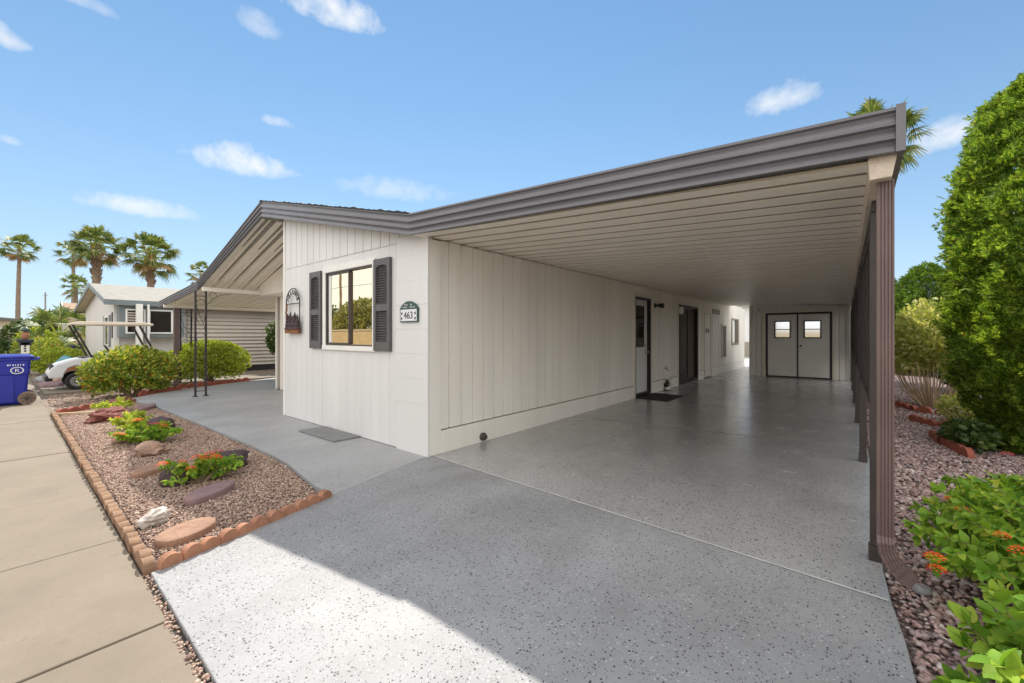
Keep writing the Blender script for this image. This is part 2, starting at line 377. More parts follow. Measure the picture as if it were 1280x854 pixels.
# gravel bed base beside the walk, side strip on the carport's other flank, yard behind
BED = [(.57, -2.53)] + CURVE[:] + [(-8.3, -1.42), (-7.28, -2.53)]
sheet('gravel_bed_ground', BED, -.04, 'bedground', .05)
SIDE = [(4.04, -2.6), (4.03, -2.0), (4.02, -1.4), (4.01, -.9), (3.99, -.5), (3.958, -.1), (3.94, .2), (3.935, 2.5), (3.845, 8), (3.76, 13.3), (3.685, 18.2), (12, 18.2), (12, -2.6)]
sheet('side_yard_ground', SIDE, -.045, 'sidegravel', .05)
sheet('back_yard_ground', [(-8, 18.25), (12, 18.25), (12, 40), (-8, 40)], -.02, 'seam', .06)
sheet('neighbour_driveway', [(-13.6, -2.5), (-11.6, -2.5), (-11.9, 6), (-13.9, 6)], -.05, 'walk', .05)
sheet('far_driveway', [(-31, -2.5), (-25, -2.5), (-25, 9), (-31, 9)], -.05, 'walk', .05)

# pebbles
ICO_V = None
def ico():
    t = (1 + 5 ** .5) / 2
    V = np.array([(-1, t, 0), (1, t, 0), (-1, -t, 0), (1, -t, 0), (0, -1, t), (0, 1, t), (0, -1, -t), (0, 1, -t), (t, 0, -1), (t, 0, 1), (-t, 0, -1), (-t, 0, 1)], float)
    V /= np.linalg.norm(V[0])
    F = np.array([(0, 11, 5), (0, 5, 1), (0, 1, 7), (0, 7, 10), (0, 10, 11), (1, 5, 9), (5, 11, 4), (11, 10, 2), (10, 7, 6), (7, 1, 8), (3, 9, 4), (3, 4, 2), (3, 2, 6), (3, 6, 8), (3, 8, 9), (4, 9, 5), (2, 4, 11), (6, 2, 10), (8, 6, 7), (9, 8, 1)])
    return V, F
def rots(n):
    q = RNG.normal(size=(n, 4)); q /= np.linalg.norm(q, axis=1)[:, None]; w, x, y, z = q.T
    return np.stack([np.stack([1 - 2 * (y * y + z * z), 2 * (x * y - z * w), 2 * (x * z + y * w)], 1),
                     np.stack([2 * (x * y + z * w), 1 - 2 * (x * x + z * z), 2 * (y * z - x * w)], 1),
                     np.stack([2 * (x * z - y * w), 2 * (y * z + x * w), 1 - 2 * (x * x + y * y)], 1)], 1)
def in_poly(P, poly):
    x, y = P.T; c = np.zeros(len(P), bool); n = len(poly)
    for i in range(n):
        (x0, y0), (x1, y1) = poly[i], poly[i - 1]
        c ^= ((y0 > y) != (y1 > y)) & (x < (x1 - x0) * (y - y0) / (y1 - y0 + 1e-12) + x0)
    return c
def pebbles(name, poly, n, size, z, mat, dens=None):
    xs = [p[0] for p in poly]; ys = [p[1] for p in poly]
    P = np.stack([RNG.uniform(min(xs), max(xs), n), RNG.uniform(min(ys), max(ys), n)], 1)
    P = P[in_poly(P, poly)]
    if dens is not None: P = P[RNG.random(len(P)) < dens(P)]
    k = len(P); V, F = ico()
    s = size * np.exp(RNG.normal(0, .3, k))
    sc = np.stack([s, s * RNG.uniform(.6, .95, k), s * RNG.uniform(.45, .75, k)], 1)
    W = V[None] * RNG.uniform(.82, 1.18, (k, 12, 1)) * sc[:, None]
    tl = rots(k); W = np.einsum('nij,nvj->nvi', tl, W)
    W[:, :, 2] *= .7
    W[:, :, 0] += P[:, None, 0]; W[:, :, 1] += P[:, None, 1]; W[:, :, 2] += z + RNG.uniform(-.004, .008, k)[:, None]
    FF = (F[None] + 12 * np.arange(k)[:, None, None]).reshape(-1, 3)
    o = np_mesh(name, W, FF, mat, smooth=True); o['kind'] = 'stuff'; return o
pebbles('bed_gravel', [(.50, -2.50)] + [(x - (.03 if i == 0 else 0), y - .02) for i, (x, y) in enumerate(CURVE)] + [(-8.2, -1.44), (-7.25, -2.5)], 80000, .0092, -.036, 'pebble')
near = [(4.03, -2.2), (4.03, -1.4), (4.02, -.9), (4.0, -.5), (3.97, -.1), (3.95, .2), (3.945, 2.5), (3.93, 4.5), (3.90, 6.5), (5.2, 6.5), (5.6, 2.5), (6.0, -2.2)]
pebbles('side_gravel', near, 30000, .0165, -.032, 'pinkpebble', lambda P: np.clip(1.25 - (P[:, 1] + .5) * .06, .35, 1))
pebbles('side_gravel_far', [(3.88, 6.5), (3.85, 12), (6, 12), (5.2, 6.5)], 7000, .02, -.035, 'pinkpebble')
pebbles('yard_gravel', [(-8.4, -1.5), (-7.35, -2.5), (-13, -2.5), (-13, -.5), (-11.5, 3), (-10.9, 2.4), (-10.1, .8), (-9.2, -.8)], 12000, .018, -.095, 'pebble')
pebbles('joint_debris', [(.55, -2.612), (4.1, -2.632), (4.1, -2.592), (.62, -2.572)], 900, .009, -.018, 'pebble')

# ------------------------------------------------------------------ the house
ROOFPTS = [(-12.18, 2.40, .178), (-8.29, 2.675, .188), (-4.39, 3.793, .275), (-.098, 2.773, .238), (3.965, 2.568, .226)]   # x, top, fascia height
def roof_z(x):
    for (x0, z0, _), (x1, z1, _) in zip(ROOFPTS[:-1], ROOFPTS[1:]):
        if x <= x1: return z0 + (z1 - z0) * (x - x0) / (x1 - x0)
    return ROOFPTS[-1][1]
FY = -.20
FPROF = [(0, .03), (0, -.018), (.03, -.018), (.07, -.018), (.10, 0), (.15, .004), (.33, -.014), (.36, -.022), (.40, -.022), (.43, .002), (.47, .006), (.64, -.012), (.67, -.022), (.71, -.022), (.745, .002), (.78, .006), (.95, -.012), (.97, -.02), (1., -.02), (1., .03)]
def fascia(nodes, mb, y0=FY):
    V = []; F = []; k = len(FPROF)
    for x, z, h in nodes:
        for t, dy in FPROF: V.append((x, y0 + dy, z - h * t))
    for i in range(len(nodes) - 1):
        for j in range(k - 1): F.append((i * k + j, (i + 1) * k + j, (i + 1) * k + j + 1, i * k + j + 1))
    F += [tuple(range(k)), tuple((len(nodes) - 1) * k + j for j in range(k - 1, -1, -1))]
    return mb.add(V, F)

house = thing('mobile_home', 'long white single-storey home with grooved siding, brown fascia and a carport along its side', 'house', (-3.9, 8.7, 0))
def grooved(mb, axis, a0, a1, z0, z1, face, out, pitch=.203, gw=.022, gd=.03, th=.05, start=0., ztop=None):
    """one sheet of vertical-groove siding. axis 'y' runs along y at x=face, axis 'x' along x at y=face; `out` is the outward sign"""
    prof = []; a = a0; g = start + math.ceil((a0 - start) / pitch) * pitch
    prof.append((a0, 0))
    while g < a1 - gw:
        if g > a0 + gw: prof += [(g - gw / 2, 0), (g - gw / 2 + .002, -gd), (g + gw / 2 - .002, -gd), (g + gw / 2, 0)]
        g += pitch
    prof.append((a1, 0))
    n = len(prof); V = []; F = []
    zt = ztop if ztop else (lambda q: z1)
    for lev in (0, 1):
        for q, d in prof:
            z = zt(q) if lev else z0
            V.append((face + out * d, q, z) if axis == 'y' else (q, face + out * d, z))
    for i in range(n - 1): F.append((i, i + 1, n + i + 1, n + i))
    b = len(V)
    for lev in (0, 1):
        for q in (a0, a1):
            z = zt(q) if lev else z0
            V.append((face - out * th, q, z) if axis == 'y' else (q, face - out * th, z))
    F += [(b, b + 1, b + 3, b + 2), (0, n, b + 2, b), (n - 1, b + 1, b + 3, 2 * n - 1)]
    mb.add(V, F)
# side wall: openings along y
H = 2.512; SK = .272
OPEN = [(5.80, 6.72, .03, 2.268), (8.72, 10.57, .03, 2.262), (11.28, 12.04, .06, 2.13), (13.47, 14.10, .53, 1.80), (15.10, 16.30, 1.0, 2.065)]
mb = MB(); y = .17
for (a, b, z0, z1) in OPEN:
    grooved(mb, 'y', y, a, SK + .008, H, 0, 1, start=.308); grooved(mb, 'y', a, b, z1, H, 0, 1, start=.308)
    if z0 > .3: grooved(mb, 'y', a, b, SK + .008, z0, 0, 1, start=.308)
    y = b
grooved(mb, 'y', y, 17.48, SK + .008, H, 0, 1, start=.308)
mb.box((-.3, .2, 2.5), (-.055, 17.4, 2.6))
mb.build('side_wall', 'cream', house)
# body behind the siding keeps the rooms dark and closed
mb = MB(); mb.box((-7.8, 17.40, 0), (-.06, 17.47, 2.6)); mb.box((-7.87, 1.44, 0), (-7.8, 17.4, 2.5)); mb.box((-3.95, .05, 0), (-3.90, 1.3, 2.6))
mb.build('rear_wall', 'white', house)
mb = MB(); y = .1755
MB().box((-.04, .0, 0), (.012, .17, H)).build('corner_board', 'cream', house, bevel=.003)
for a, b in ((.1755, 5.70), (6.80, 8.62), (10.66, 11.2), (12.10, 17.5)): MB().box((-.04, a, .0), (.022, b, SK - .006)).build('skirting', 'cream', house, bevel=.003)
mb = MB(); mb.box((-.03, 17.44, SK), (.02, 17.50, H)); mb.box((-.05, 0.19, 2.514), (.004, 17.4, 2.524))
mb.build('side_trim', 'creamtrim', house)
# front wall
FW = -3.945
def ztop(x): return roof_z(x) - .10
mb = MB()
grooved(mb, 'x', FW, -.0, 2.545, 3.3, 0, -1, pitch=.206, gd=.018, gw=.016, start=-3.87, ztop=ztop)
mb.build('gable_wall', 'white', house)
WX0, WX1, WZ0, WZ1 = -2.43, -1.12, 1.235, 2.35
mb = MB()
for x0, x1, z0, z1 in ((FW, WX0, -.0, 2.538), (WX0, WX1, -.0, WZ0), (WX0, WX1, WZ1, 2.538), (WX1, 0, 0, 2.538)):
    if x0 == FW:
        grooved(mb, 'x', x0, -2.553, z0, z1, 0, -1, pitch=.206, gd=.005, gw=.007, start=-3.87); grooved(mb, 'x', -2.545, x1, z0, z1, 0, -1, pitch=9)
    else: grooved(mb, 'x', x0, x1, z0, z1, 0, -1, pitch=.206, gd=.005, gw=.007, start=-3.87)
mb.box((FW, .012, .0), (-2.3, .05, 2.6)); mb.box((-1.2, .012, 0), (-.06, .05, 2.6))
mb.build('front_wall', 'white', house)
mb = MB(); mb.box((FW - .012, -.012, 0), (FW + .055, .06, 3.38)); mb.build('corner_board', 'whitetrim', house, bevel=.004)
# proud boarded pier at the right corner of the front, in courses
mb = MB(); z = -.03; k = 0
while z < 2.56:
    z1 = min(z + (.292 if k else .33), 2.60); off = random.uniform(-.002, .002)
    mb.box((-.595, -.028 + off, z + .002), (.0135, -.0005, z1 - .002)); z = z1; k += 1
mb.box((-.59, -.0245, .0), (.0125, -.001, 2.58))
mb.build('corner_pier', 'white', house, bevel=.002)
mb = MB(); mb.box((-.612, -.016, .35), (-.602, -.0006, 2.58)); mb.build('pier_joint', 'taupe', house)
# window
mb = MB()
for a, b in (((-2.50, -.028, WZ1 - .01), (-1.075, .02, WZ1 + .075)), ((-2.50, -.035, WZ0 - .055), (-1.06, .02, WZ0 + .012))): mb.box(a, b)
mb.box((-2.50, -.026, WZ0 + .012), (-2.415, .02, WZ1 - .01)); mb.box((-1.14, -.026, WZ0 + .012), (-1.075, .02, WZ1 - .01))
win = mb.build('window', 'whitetrim', house, bevel=.004)
def rframe(mb, x0, x1, z0, z1, w, y0, y1):
    mb.box((x0, y0, z0), (x0 + w, y1, z1)); mb.box((x1 - w, y0, z0), (x1, y1, z1))
    mb.box((x0 + w, y0, z1 - w), (x1 - w, y1, z1)); mb.box((x0 + w, y0, z0), (x1 - w, y1, z0 + w)); return mb
mb = rframe(MB(), -2.414, -1.141, WZ0 + .014, WZ1 - .012, .018, -.014, .05)
rframe(mb, -2.394, -1.77, WZ0 + .034, WZ1 - .032, .02, .0, .03); mb.box((-1.785, -.004, WZ0 + .042), (-1.765, .04, WZ1 - .04))
mb.build('window_frame', 'frame', win, bevel=.002)
mb = MB(); mb.box((-2.375, .018, WZ0 + .053), (-1.79, .024, WZ1 - .051)); mb.box((-1.765, .030, WZ0 + .032), (-1.159, .036, WZ1 - .03)); mb.build('pane', 'gold', win)
# louvred shutters
def shutter(x0, x1, z0=1.195, z1=2.387):
    mb = MB(); y0 = -.045
    mb.box((x0, y0, z0), (x0 + .055, -.001, z1)); mb.box((x1 - .055, y0, z0), (x1, -.001, z1))
    mid = z0 + (z1 - z0) * .47
    for a, b in ((z0, z0 + .12), (mid - .045, mid + .045), (z1 - .085, z1)): mb.box((x0 + .055, y0 + .002, a), (x1 - .055, -.001, b))
    for a, b in ((z0 + .12, mid - .045), (mid + .045, z1 - .085)):
        n = int((b - a) / .032); st = (b - a) / n
        for i in range(n):
            zc = a + st * (i + .5); mb.box((x0 + .055, -.030, zc - .004), (x1 - .055, -.004, zc + .004), rot=(R(38), 0, 0))
    mb.box((x0 + .055, -.004, z0 + .1), (x1 - .055, -.0008, z1 - .06))
    # arched head of the louvre field
    xm = (x0 + x1) / 2; r = (x1 - x0) / 2 - .055
    mb.prism([(x0 + .055, z1 - .085)] + [(xm + r * math.cos(t), z1 - .125 + .04 * math.sin(t)) for t in [math.pi - math.pi * i / 10 for i in range(11)]] + [(x1 - .055, z1 - .085)], 'y', y0 + .004, -.002)
    mb.build('shutter', 'shutter', house, bevel=.003)
shutter(-2.893, -2.53); shutter(-1.083, -.722)
# recessed entry wall under the roof, gable infill above it
mb = MB(); mb.prism([(-7.82, 2.40), (-3.96, 2.40), (-3.96, roof_z(-3.96) - .28), (-4.39, roof_z(-4.39) - .26), (-7.82, roof_z(-7.82) - .14)], 'y', .98, 1.05)
mb.build('gable_infill', 'cream', house)
mb = MB(); mb.box((-7.55, 1.40, 0), (-3.96, 1.46, 2.42)); mb.box((-7.9, 1.375, 0), (-7.815, 1.45, 2.5)); mb.box((-7.60, 1.375, 0), (-7.5, 1.45, 2.42)); mb.box((-7.9, 1.05, 2.385), (-3.96, 1.46, 2.45))
mb.build('entry_wall', 'cream', house)
mb = MB(); mb.box((-7.812, 1.41, .05), (-7.603, 1.45, 2.384)); mb.build('entry_door', 'taupe', house)
# main roof over the house
mb = MB(); top = [(-8.29, roof_z(-8.29) - .03), (-4.39, roof_z(-4.39) - .03), (-.098, roof_z(-.098) - .03)]
mb.prism([top[0], top[1], top[2], (-.098, 2.6), (-4.39, 3.6), (-8.29, 2.60)], 'y', FY + .031, 17.6)
mb.build('roof', 'roofgrey', house)
mb = MB(); x = -4.42
while x < -.12:                                              # ragged edge of the roll roofing showing above the fascia
    w = random.uniform(.10, .2); h = random.uniform(.012, .028)
    a, b = x, min(x + w, -.1)
    mb.prism([(a, roof_z(a) - .004), (b, roof_z(b) - .004), (b, roof_z(b) + h * .6), ((a + b) / 2, roof_z((a + b) / 2) + h), (a, roof_z(a) + h * .5)], 'y', FY - .03, FY + .5); x += w
mb.build('roof_edge', 'rubber', house)
fascia([ROOFPTS[2], ROOFPTS[3]], MB()).build('fascia', 'fascia', house)
# doors of the side wall
def casing(mb, a, b, z0, z1, w=.085, d=.02, left=True, right=True):
    if left: mb.box((-.01, a - w, z0), (d, a, z1 + w))
    if right: mb.box((-.01, b, z0), (d, b + w, z1 + w))
    mb.box((-.01, a, z1), (d, b, z1 + w))
for a, b, zt in ((5.80, 6.72, 2.268), (8.72, 10.57, 2.262)):
    mb = MB(); casing(mb, a, b, .0, zt); mb.build('door_casing', 'creamtrim', house, bevel=.003)
def yframe(mb, a, b, z0, z1, w, x0, x1, bottom=True):
    mb.box((x0, a, z0), (x1, a + w, z1)); mb.box((x0, b - w, z0), (x1, b, z1)); mb.box((x0, a + w, z1 - w), (x1, b - w, z1))
    if bottom: mb.box((x0, a + w, z0), (x1, b - w, z0 + w))
    return mb
d1 = yframe(MB(), 5.80, 6.72, .02, 2.266, .05, -.115, .012).build('entry_door', 'black', house, bevel=.002)
mb = MB(); mb.box((-.10, 5.85, .07), (-.065, 6.67, 2.216)); mb.build('door_leaf', 'white', d1, bevel=.003)
mb = yframe(MB(), 5.93, 6.46, 1.12, 2.08, .035, -.064, -.05); mb.box((-.064, 5.965, 1.60), (-.05, 6.425, 1.64)); mb.build('window_frame', 'black', d1)
mb = MB(); mb.box((-.0635, 5.965, 1.155), (-.056, 6.425, 1.60)); mb.box((-.0635, 5.965, 1.64), (-.056, 6.425, 2.045)); mb.build('pane', 'darkglass', d1)
mb = MB(); mb.lathe([(.02, -.065), (.02, -.045), (.012, -.04), (.012, -.015), (.028, -.008), (.028, .008), (.012, .02)], (0, 6.56, 1.0), 'x', 14); MB().lathe([(.024, -.065), (.024, -.05), (.014, -.045)], (0, 6.56, 1.16), 'x', 14).build('deadbolt', 'brass', d1)
mb.build('door_knob', 'brass', d1, smooth=True)
d2 = yframe(MB(), 8.72, 10.57, .02, 2.26, .06, -.12, .012).build('sliding_door', 'black', house, bevel=.002)
mb = yframe(MB(), 8.78, 9.72, .08, 2.20, .05, -.06, -.02); yframe(mb, 9.66, 10.51, .08, 2.20, .05, -.11, -.07); mb.build('door_sash', 'darkbrown', d2)
mb = MB(); mb.box((-.045, 8.83, .13), (-.04, 9.67, 2.15)); mb.build('pane', 'darkglass', d2)
mb = MB(); n = 24
for i in range(n):
    y0 = 9.71 + .75 * i / n; mb.box((-.096 + .004 * (i % 2), y0, .13), (-.090 + .004 * (i % 2), y0 + .75 / n, 2.15))
mb.build('curtain', 'curtain', d2)
mb = MB(); mb.box((-.05, 8.72, -.0), (.05, 10.57, .019)); mb.build('threshold', 'rim', d2)
ud = yframe(MB(), 11.28, 12.04, .03, 2.13, .055, -.03, .018).build('utility_door', 'creamtrim', house, bevel=.002)
mb = MB(); mb.box((-.025, 11.335, .05), (.006, 11.985, 2.075)); mb.build('door_leaf', 'cream', ud)
for a in (11.42, 11.68): MB().box((.007, a, 1.48), (.014, a + .16, 1.62)).build('vent', 'darkbrown', ud)
mb = yframe(MB(), 12.20, 13.16, .30, 2.06, .03, -.005, .009); mb.build('access_panel', 'creamtrim', house)
mb = yframe(MB(), 12.28, 13.18, 2.13, 2.30, .03, -.005, .02)
for i in range(7): mb.box((-.004, 12.31, 2.155 + .018 * i), (.014, 13.15, 2.163 + .018 * i))
mb.build('wall_vent', 'taupe', house)
w1 = yframe(MB(), 13.47, 14.10, .53, 1.80, .06, -.03, .05).build('window', 'whitetrim', house, bevel=.003)
mb = MB(); mb.box((-.02, 13.53, .59), (-.012, 14.04, 1.74)); mb.build('pane', 'paleglass', w1)
w2 = yframe(MB(), 15.10, 16.30, 1.0, 2.065, .06, -.09, .03).build('window', 'taupe', house, bevel=.003)
mb = MB(); mb.box((-.05, 15.16, 1.06), (-.045, 16.24, 2.0)); mb.build('pane', 'paleglass', w2)
# outdoor tap and cleanout on the side wall
mb = MB(); mb.tube([(0, 7.66, .55), (.06, 7.66, .55), (.08, 7.66, .52), (.085, 7.66, .47)], .014, 8); mb.lathe([(.03, .585), (.03, .595)], (.05, 7.66, 0), 'z', 10); mb.tube([(.05, 7.66, .55), (.05, 7.66, .59)], .008, 6)
mb.build('water_tap', 'rim', house, smooth=True)
mb = MB(); mb.lathe([(.045, .014), (.052, .03), (.052, .06), (.036, .066), (.036, .085), (.028, .09)], (0, .862, .072), 'x', 16); mb.box((.085, .845, .062), (.105, .879, .082))
mb.build('cleanout_plug', 'frame', house)
mb = MB(); mb.prism([(7.92, .27), (8.25, .27), (8.25, .17), (7.92, .10)], 'x', .017, .10); mb.build('vent_hood', 'cream', house)

# ------------------------------------------------------------------ carport
carport = thing('carport', 'wide carport with ribbed cream ceiling, brown fascia and brown posts beside the house', 'carport', (3.87, 6, 0))
def pan_roof(mb, x0, z0, x1, z1, y0, y1, pitch, depth, prof):
    """ribbed metal roof pans running along x; prof: (fraction of pitch, 0 low .. 1 high)"""
    pts = []; y = y0
    while y < y1:
        for t, d in prof: pts.append((y + t * pitch, d * depth))
        y += pitch
    n = len(pts); V = []; F = []
    for x, z in ((x0, z0), (x1, z1)):
        for dz in (0, .012):
            for yy, d in pts: V.append((x, yy, z + d + dz))
    for i in range(n - 1):
        F.append((i, i + 1, 2 * n + i + 1, 2 * n + i)); F.append((n + i, 3 * n + i, 3 * n + i + 1, n + i + 1))
        F.append((i, n + i, n + i + 1, i + 1)); F.append((2 * n + i, 2 * n + i + 1, 3 * n + i + 1, 3 * n + i))
    return mb.add(V, F)
CP = [(0, 0), (.60, 0), (.63, 1), (.87, 1), (.90, 0)]
mb = pan_roof(MB(), -.09, 2.538, 3.90, 2.318, FY + .035, 14.6, .25, .105, CP)
mb.build('roof', 'ceil', carport)
mb = MB(); y = FY + .035                                     # flush dark strips paint rib shade into the joints between the roof pans
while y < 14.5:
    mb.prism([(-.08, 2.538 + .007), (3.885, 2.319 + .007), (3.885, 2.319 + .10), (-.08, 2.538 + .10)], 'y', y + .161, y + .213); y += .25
mb.build('pan_shade_strips', 'panshade', carport)
mb = MB(); mb.prism([(-.096, 2.70), (3.96, 2.50), (3.96, 2.42), (-.096, 2.625)], 'y', FY + .032, 14.7); mb.build('roof_deck', 'fascia', carport)
mb = fascia([ROOFPTS[3], ROOFPTS[4]], MB()); mb.box((3.966, FY - .03, 2.335), (4.004, FY + .03, 2.575)); mb.box((3.975, FY + .031, 2.34), (4.0, 14.7, 2.57))
mb.build('fascia', 'fascia', carport)
mb = MB(); mb.prism([(3.858, 2.35), (3.976, 2.35), (3.955, 2.232), (3.865, 2.232)], 'y', FY + .04, 13.28); mb.shear(-.014); mb.build('gutter', 'tanmastic', carport, bevel=.004)
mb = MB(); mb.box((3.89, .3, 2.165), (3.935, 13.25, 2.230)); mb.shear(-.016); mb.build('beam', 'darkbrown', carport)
def cpost(x, y, name='post'):
    mb = MB(); mb.box((x - .032, y - .032, .09), (x + .032, y + .032, 2.164)); mb.box((x - .038, y - .038, .0), (x + .038, y + .038, .09))
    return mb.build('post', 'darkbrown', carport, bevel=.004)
PY = [.34, 2.93, 5.55, 7.95, 10.6, 13.2]
px = lambda y: 3.912 - .016 * y
for y in PY: cpost(px(y), y)
for a, b in zip(PY[:-1], PY[1:]):
    mb = MB(); A = a + .04; Bq = b - .04; x = 3.912
    mb.box((x - .02, A, .90), (x + .02, Bq, .945)); mb.box((x - .018, A, 2.10), (x + .018, Bq, 2.163))
    n = 4
    for i in range(n + 1):
        yy = A + (Bq - A) * i / n; yy = min(max(yy, A + .014), Bq - .014); mb.box((x - .014, yy - .013, .945), (x + .014, yy + .013, 2.10))
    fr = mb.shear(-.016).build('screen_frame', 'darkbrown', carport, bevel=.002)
    MB().box((x - .003, A, .945), (x + .001, Bq, 2.10)).shear(-.016).build('screen', 'screen', fr)
# fluted downspout with an elbow at the foot
def spout_ring(c, ux, uy, w, d):
    out = []
    out += [(-w, -d)]
    for t in (-.5, -.1, .3, .7): out += [((t - .07) * w, -d), (t * w, -d + .0035), ((t + .07) * w, -d)]
    out += [(w, -d), (w, d), (-w, d)]
    return [Vector(c) + ux * a + uy * b for a, b in out]
path = [((3.932, -.06, 2.236), 0), ((3.932, -.06, .31), 0), ((3.933, -.078, .275), 12), ((3.938, -.082, .235), 26), ((3.952, -.09, .20), 38), ((3.972, -.098, .170), 50), ((3.995, -.108, .150), 58), ((4.04, -.125, .122), 60)]
V = []; F = []
for c, a in path:
    t = R(a); V += spout_ring(c, Vector((math.cos(t), 0, math.sin(t))) * 1, Vector((.0, 1, 0)), .036, .031)
k = len(V) // len(path)
for i in range(len(path) - 1):
    for j in range(k): F.append((i * k + j, i * k + (j + 1) % k, (i + 1) * k + (j + 1) % k, (i + 1) * k + j))
mb = MB().add(V, F)
for i in (2, 3, 4, 5, 6):
    c, a = path[i]; t = R(a); u = Vector((math.cos(t), 0, math.sin(t))); w = Vector((-math.sin(t), 0, math.cos(t)))
    V = []
    for s in (-.005, .005): V += [Vector(c) + w * s + u * x + Vector((0, y, 0)) for x, y in ((-.039, -.034), (.039, -.034), (.039, .034), (-.039, .034))]
    mb.add(V, [(0, 1, 5, 4), (1, 2, 6, 5), (2, 3, 7, 6), (3, 0, 4, 7), (0, 3, 2, 1), (4, 5, 6, 7)])
mb.build('downspout', 'brown', carport)

# ------------------------------------------------------------------ patio awning on the other side
awning = thing('patio_awning', 'cream ribbed patio awning with brown fascia on scrolled iron posts', 'awning', (-8, 1, 0))
AP = [(0, 0), (.36, 0), (.42, .4), (.52, .4), (.58, 0), (.68, 0), (.74, 1), (.93, 1)]
AY = 4.6
mb = pan_roof(MB(), -8.2, 2.535, -4.41, 3.60, FY + .035, AY, .305, .08, AP); pan_roof(mb, -12.12, 2.245, -8.2, 2.535, FY + .035, AY, .305, .08, AP)
mb.build('roof', 'ceil', awning)
mb = MB(); mb.prism([(-12.16, 2.385), (-8.3, 2.66), (-8.3, 2.63), (-12.16, 2.36)], 'y', FY + .032, AY); mb.build('roof_deck', 'fascia', awning)
mb = fascia(ROOFPTS[:3], MB()); mb.box((-12.2, FY + .03, 2.22), (-12.165, AY, 2.40)); mb.build('fascia', 'fascia', awning)
for x, zc, y1 in ((-7.8, 2.46, .975), (-11.5, 2.235, AY)):
    mb = MB(); mb.box((x - .03, FY - .03, zc - .045), (x + .03, y1, zc + .045)); mb.build('beam', 'ceil', awning, bevel=.004)
def iron_pair(a, b, z1, name='post'):
    a = Vector((*a, 0)); b = Vector((*b, 0)); d = (b - a); L = d.length; u = d / L
    mb = MB(); s = .019
    for p in (a, b):
        mb.box((p.x - s, p.y - s, .0), (p.x + s, p.y + s, z1)); mb.box((p.x - .045, p.y - .045, -.002), (p.x + .045, p.y + .045, .012))
    def P(t, z): return a + u * (t * L) + Vector((0, 0, z))
    mid = lambda z, r, n=20: mb.tube([P(.5 + r / L * math.cos(q), z + r * math.sin(q)) for q in [2 * math.pi * i / n for i in range(n + 1)]], .006, 6)
    r = L * .42
    for zz in (z1 - .28, z1 - 1.05):
        mb.tube([P(.5 + .42 * math.cos(q), zz + r * math.sin(q)) for q in [math.pi * i / 10 for i in range(11)]], .006, 6)
        mb.tube([P(.08, zz), P(.3, zz - .25), P(.7, zz - .42), P(.92, zz - .62)], .006, 6)
        mb.tube([P(.92, zz - .05), P(.95, zz - .25), P(.8, zz - .42), P(.5, zz - .5), P(.2, zz - .42), P(.08, zz - .3)], .006, 6)
    for zz in (.12, z1 - .12): mb.tube([P(0, zz), P(1, zz)], .008, 6)
    # corner scroll brackets below the beam
    for e, sg in ((b, 1),):
        q = lambda t, z: e + u * t + Vector((0, 0, z))
        mb.tube([q(.02, z1 - .32), q(.15, z1 - .16), q(.32, z1 - .06), q(.5, z1 - .03)], .006, 6)
        mb.tube([q(.14 + .07 * math.cos(t), z1 - .09 + .07 * math.sin(t)) for t in [2 * math.pi * i / 14 for i in range(15)]], .005, 6)
    mb.build('post', 'iron', awning)
iron_pair((-7.80, -.36), (-7.80, -.16), 2.415)
iron_pair((-11.5, .16), (-11.5, .42), 2.19)
mb = MB(); mb.box((-11.56, .0, 0), (-11.44, .12, 2.19)); mb.build('post', 'brown', awning, bevel=.005)
iron_pair((-11.5, 3.9), (-11.5, 4.15), 2.19)

# ------------------------------------------------------------------ storage room
SYF = 13.30; SX0, SX1 = .948, 3.66
store = thing('storage_room', 'cream storage room with double white doors closing the far end of the carport', 'storage room', (2.3, 14.5, 0))
SH = 2.33
mb = MB()
ztp = lambda x: 2.485 - .055 * x - .03
for a, b, z0 in ((SX0, 1.42, 0), (1.42, 3.23, 2.14), (3.23, SX1, 0)):
    grooved(mb, 'x', a, b, z0 + .004, SH, SYF, -1, pitch=.15, start=1.0, ztop=ztp)
mb.box((SX0 - .0, SYF + .05, 0), (SX0 + .05, 15.6, 2.40)); mb.box((SX1 - .05, SYF + .05, 0), (SX1, 15.6, 2.28)); mb.box((SX0, 15.55, 0), (SX1, 15.6, 2.3)); mb.box((SX0, SYF + .06, 2.28), (SX1, 15.6, 2.32))
mb.build('wall', 'whitetrim', store)
mb = MB(); mb.box((SX0 - .012, SYF - .018, 0), (SX0 + .06, SYF + .04, 2.41)); mb.box((SX1 - .08, SYF - .018, 0), (SX1 + .01, SYF + .04, 2.27))
mb.prism([(SX0, 2.40), (SX1, 2.25), (SX1, 2.30), (SX0, 2.45)], 'y', SYF - .03, SYF - .001); mb.build('trim', 'whitetrim', store, bevel=.003)
mb = MB(); w = .085
mb.box((1.425 - w, SYF - .022, 0), (1.425, SYF + .03, 2.14 + w)); mb.box((3.225, SYF - .022, 0), (3.225 + w, SYF + .03, 2.14 + w)); mb.box((1.425, SYF - .022, 2.14), (3.225, SYF + .03, 2.14 + w))
mb.build('door_casing', 'creamtrim', store, bevel=.003)
mb = MB(); mb.box((1.43, SYF - .012, .012), (1.485, SYF + .05, 2.137)); mb.box((3.165, SYF - .012, .012), (3.22, SYF + .05, 2.137)); mb.box((1.485, SYF - .012, 2.08), (3.165, SYF + .05, 2.137)); mb.box((1.485, SYF - .012, .005), (3.165, SYF + .05, .045))
mb.build('door_frame', 'black', store)
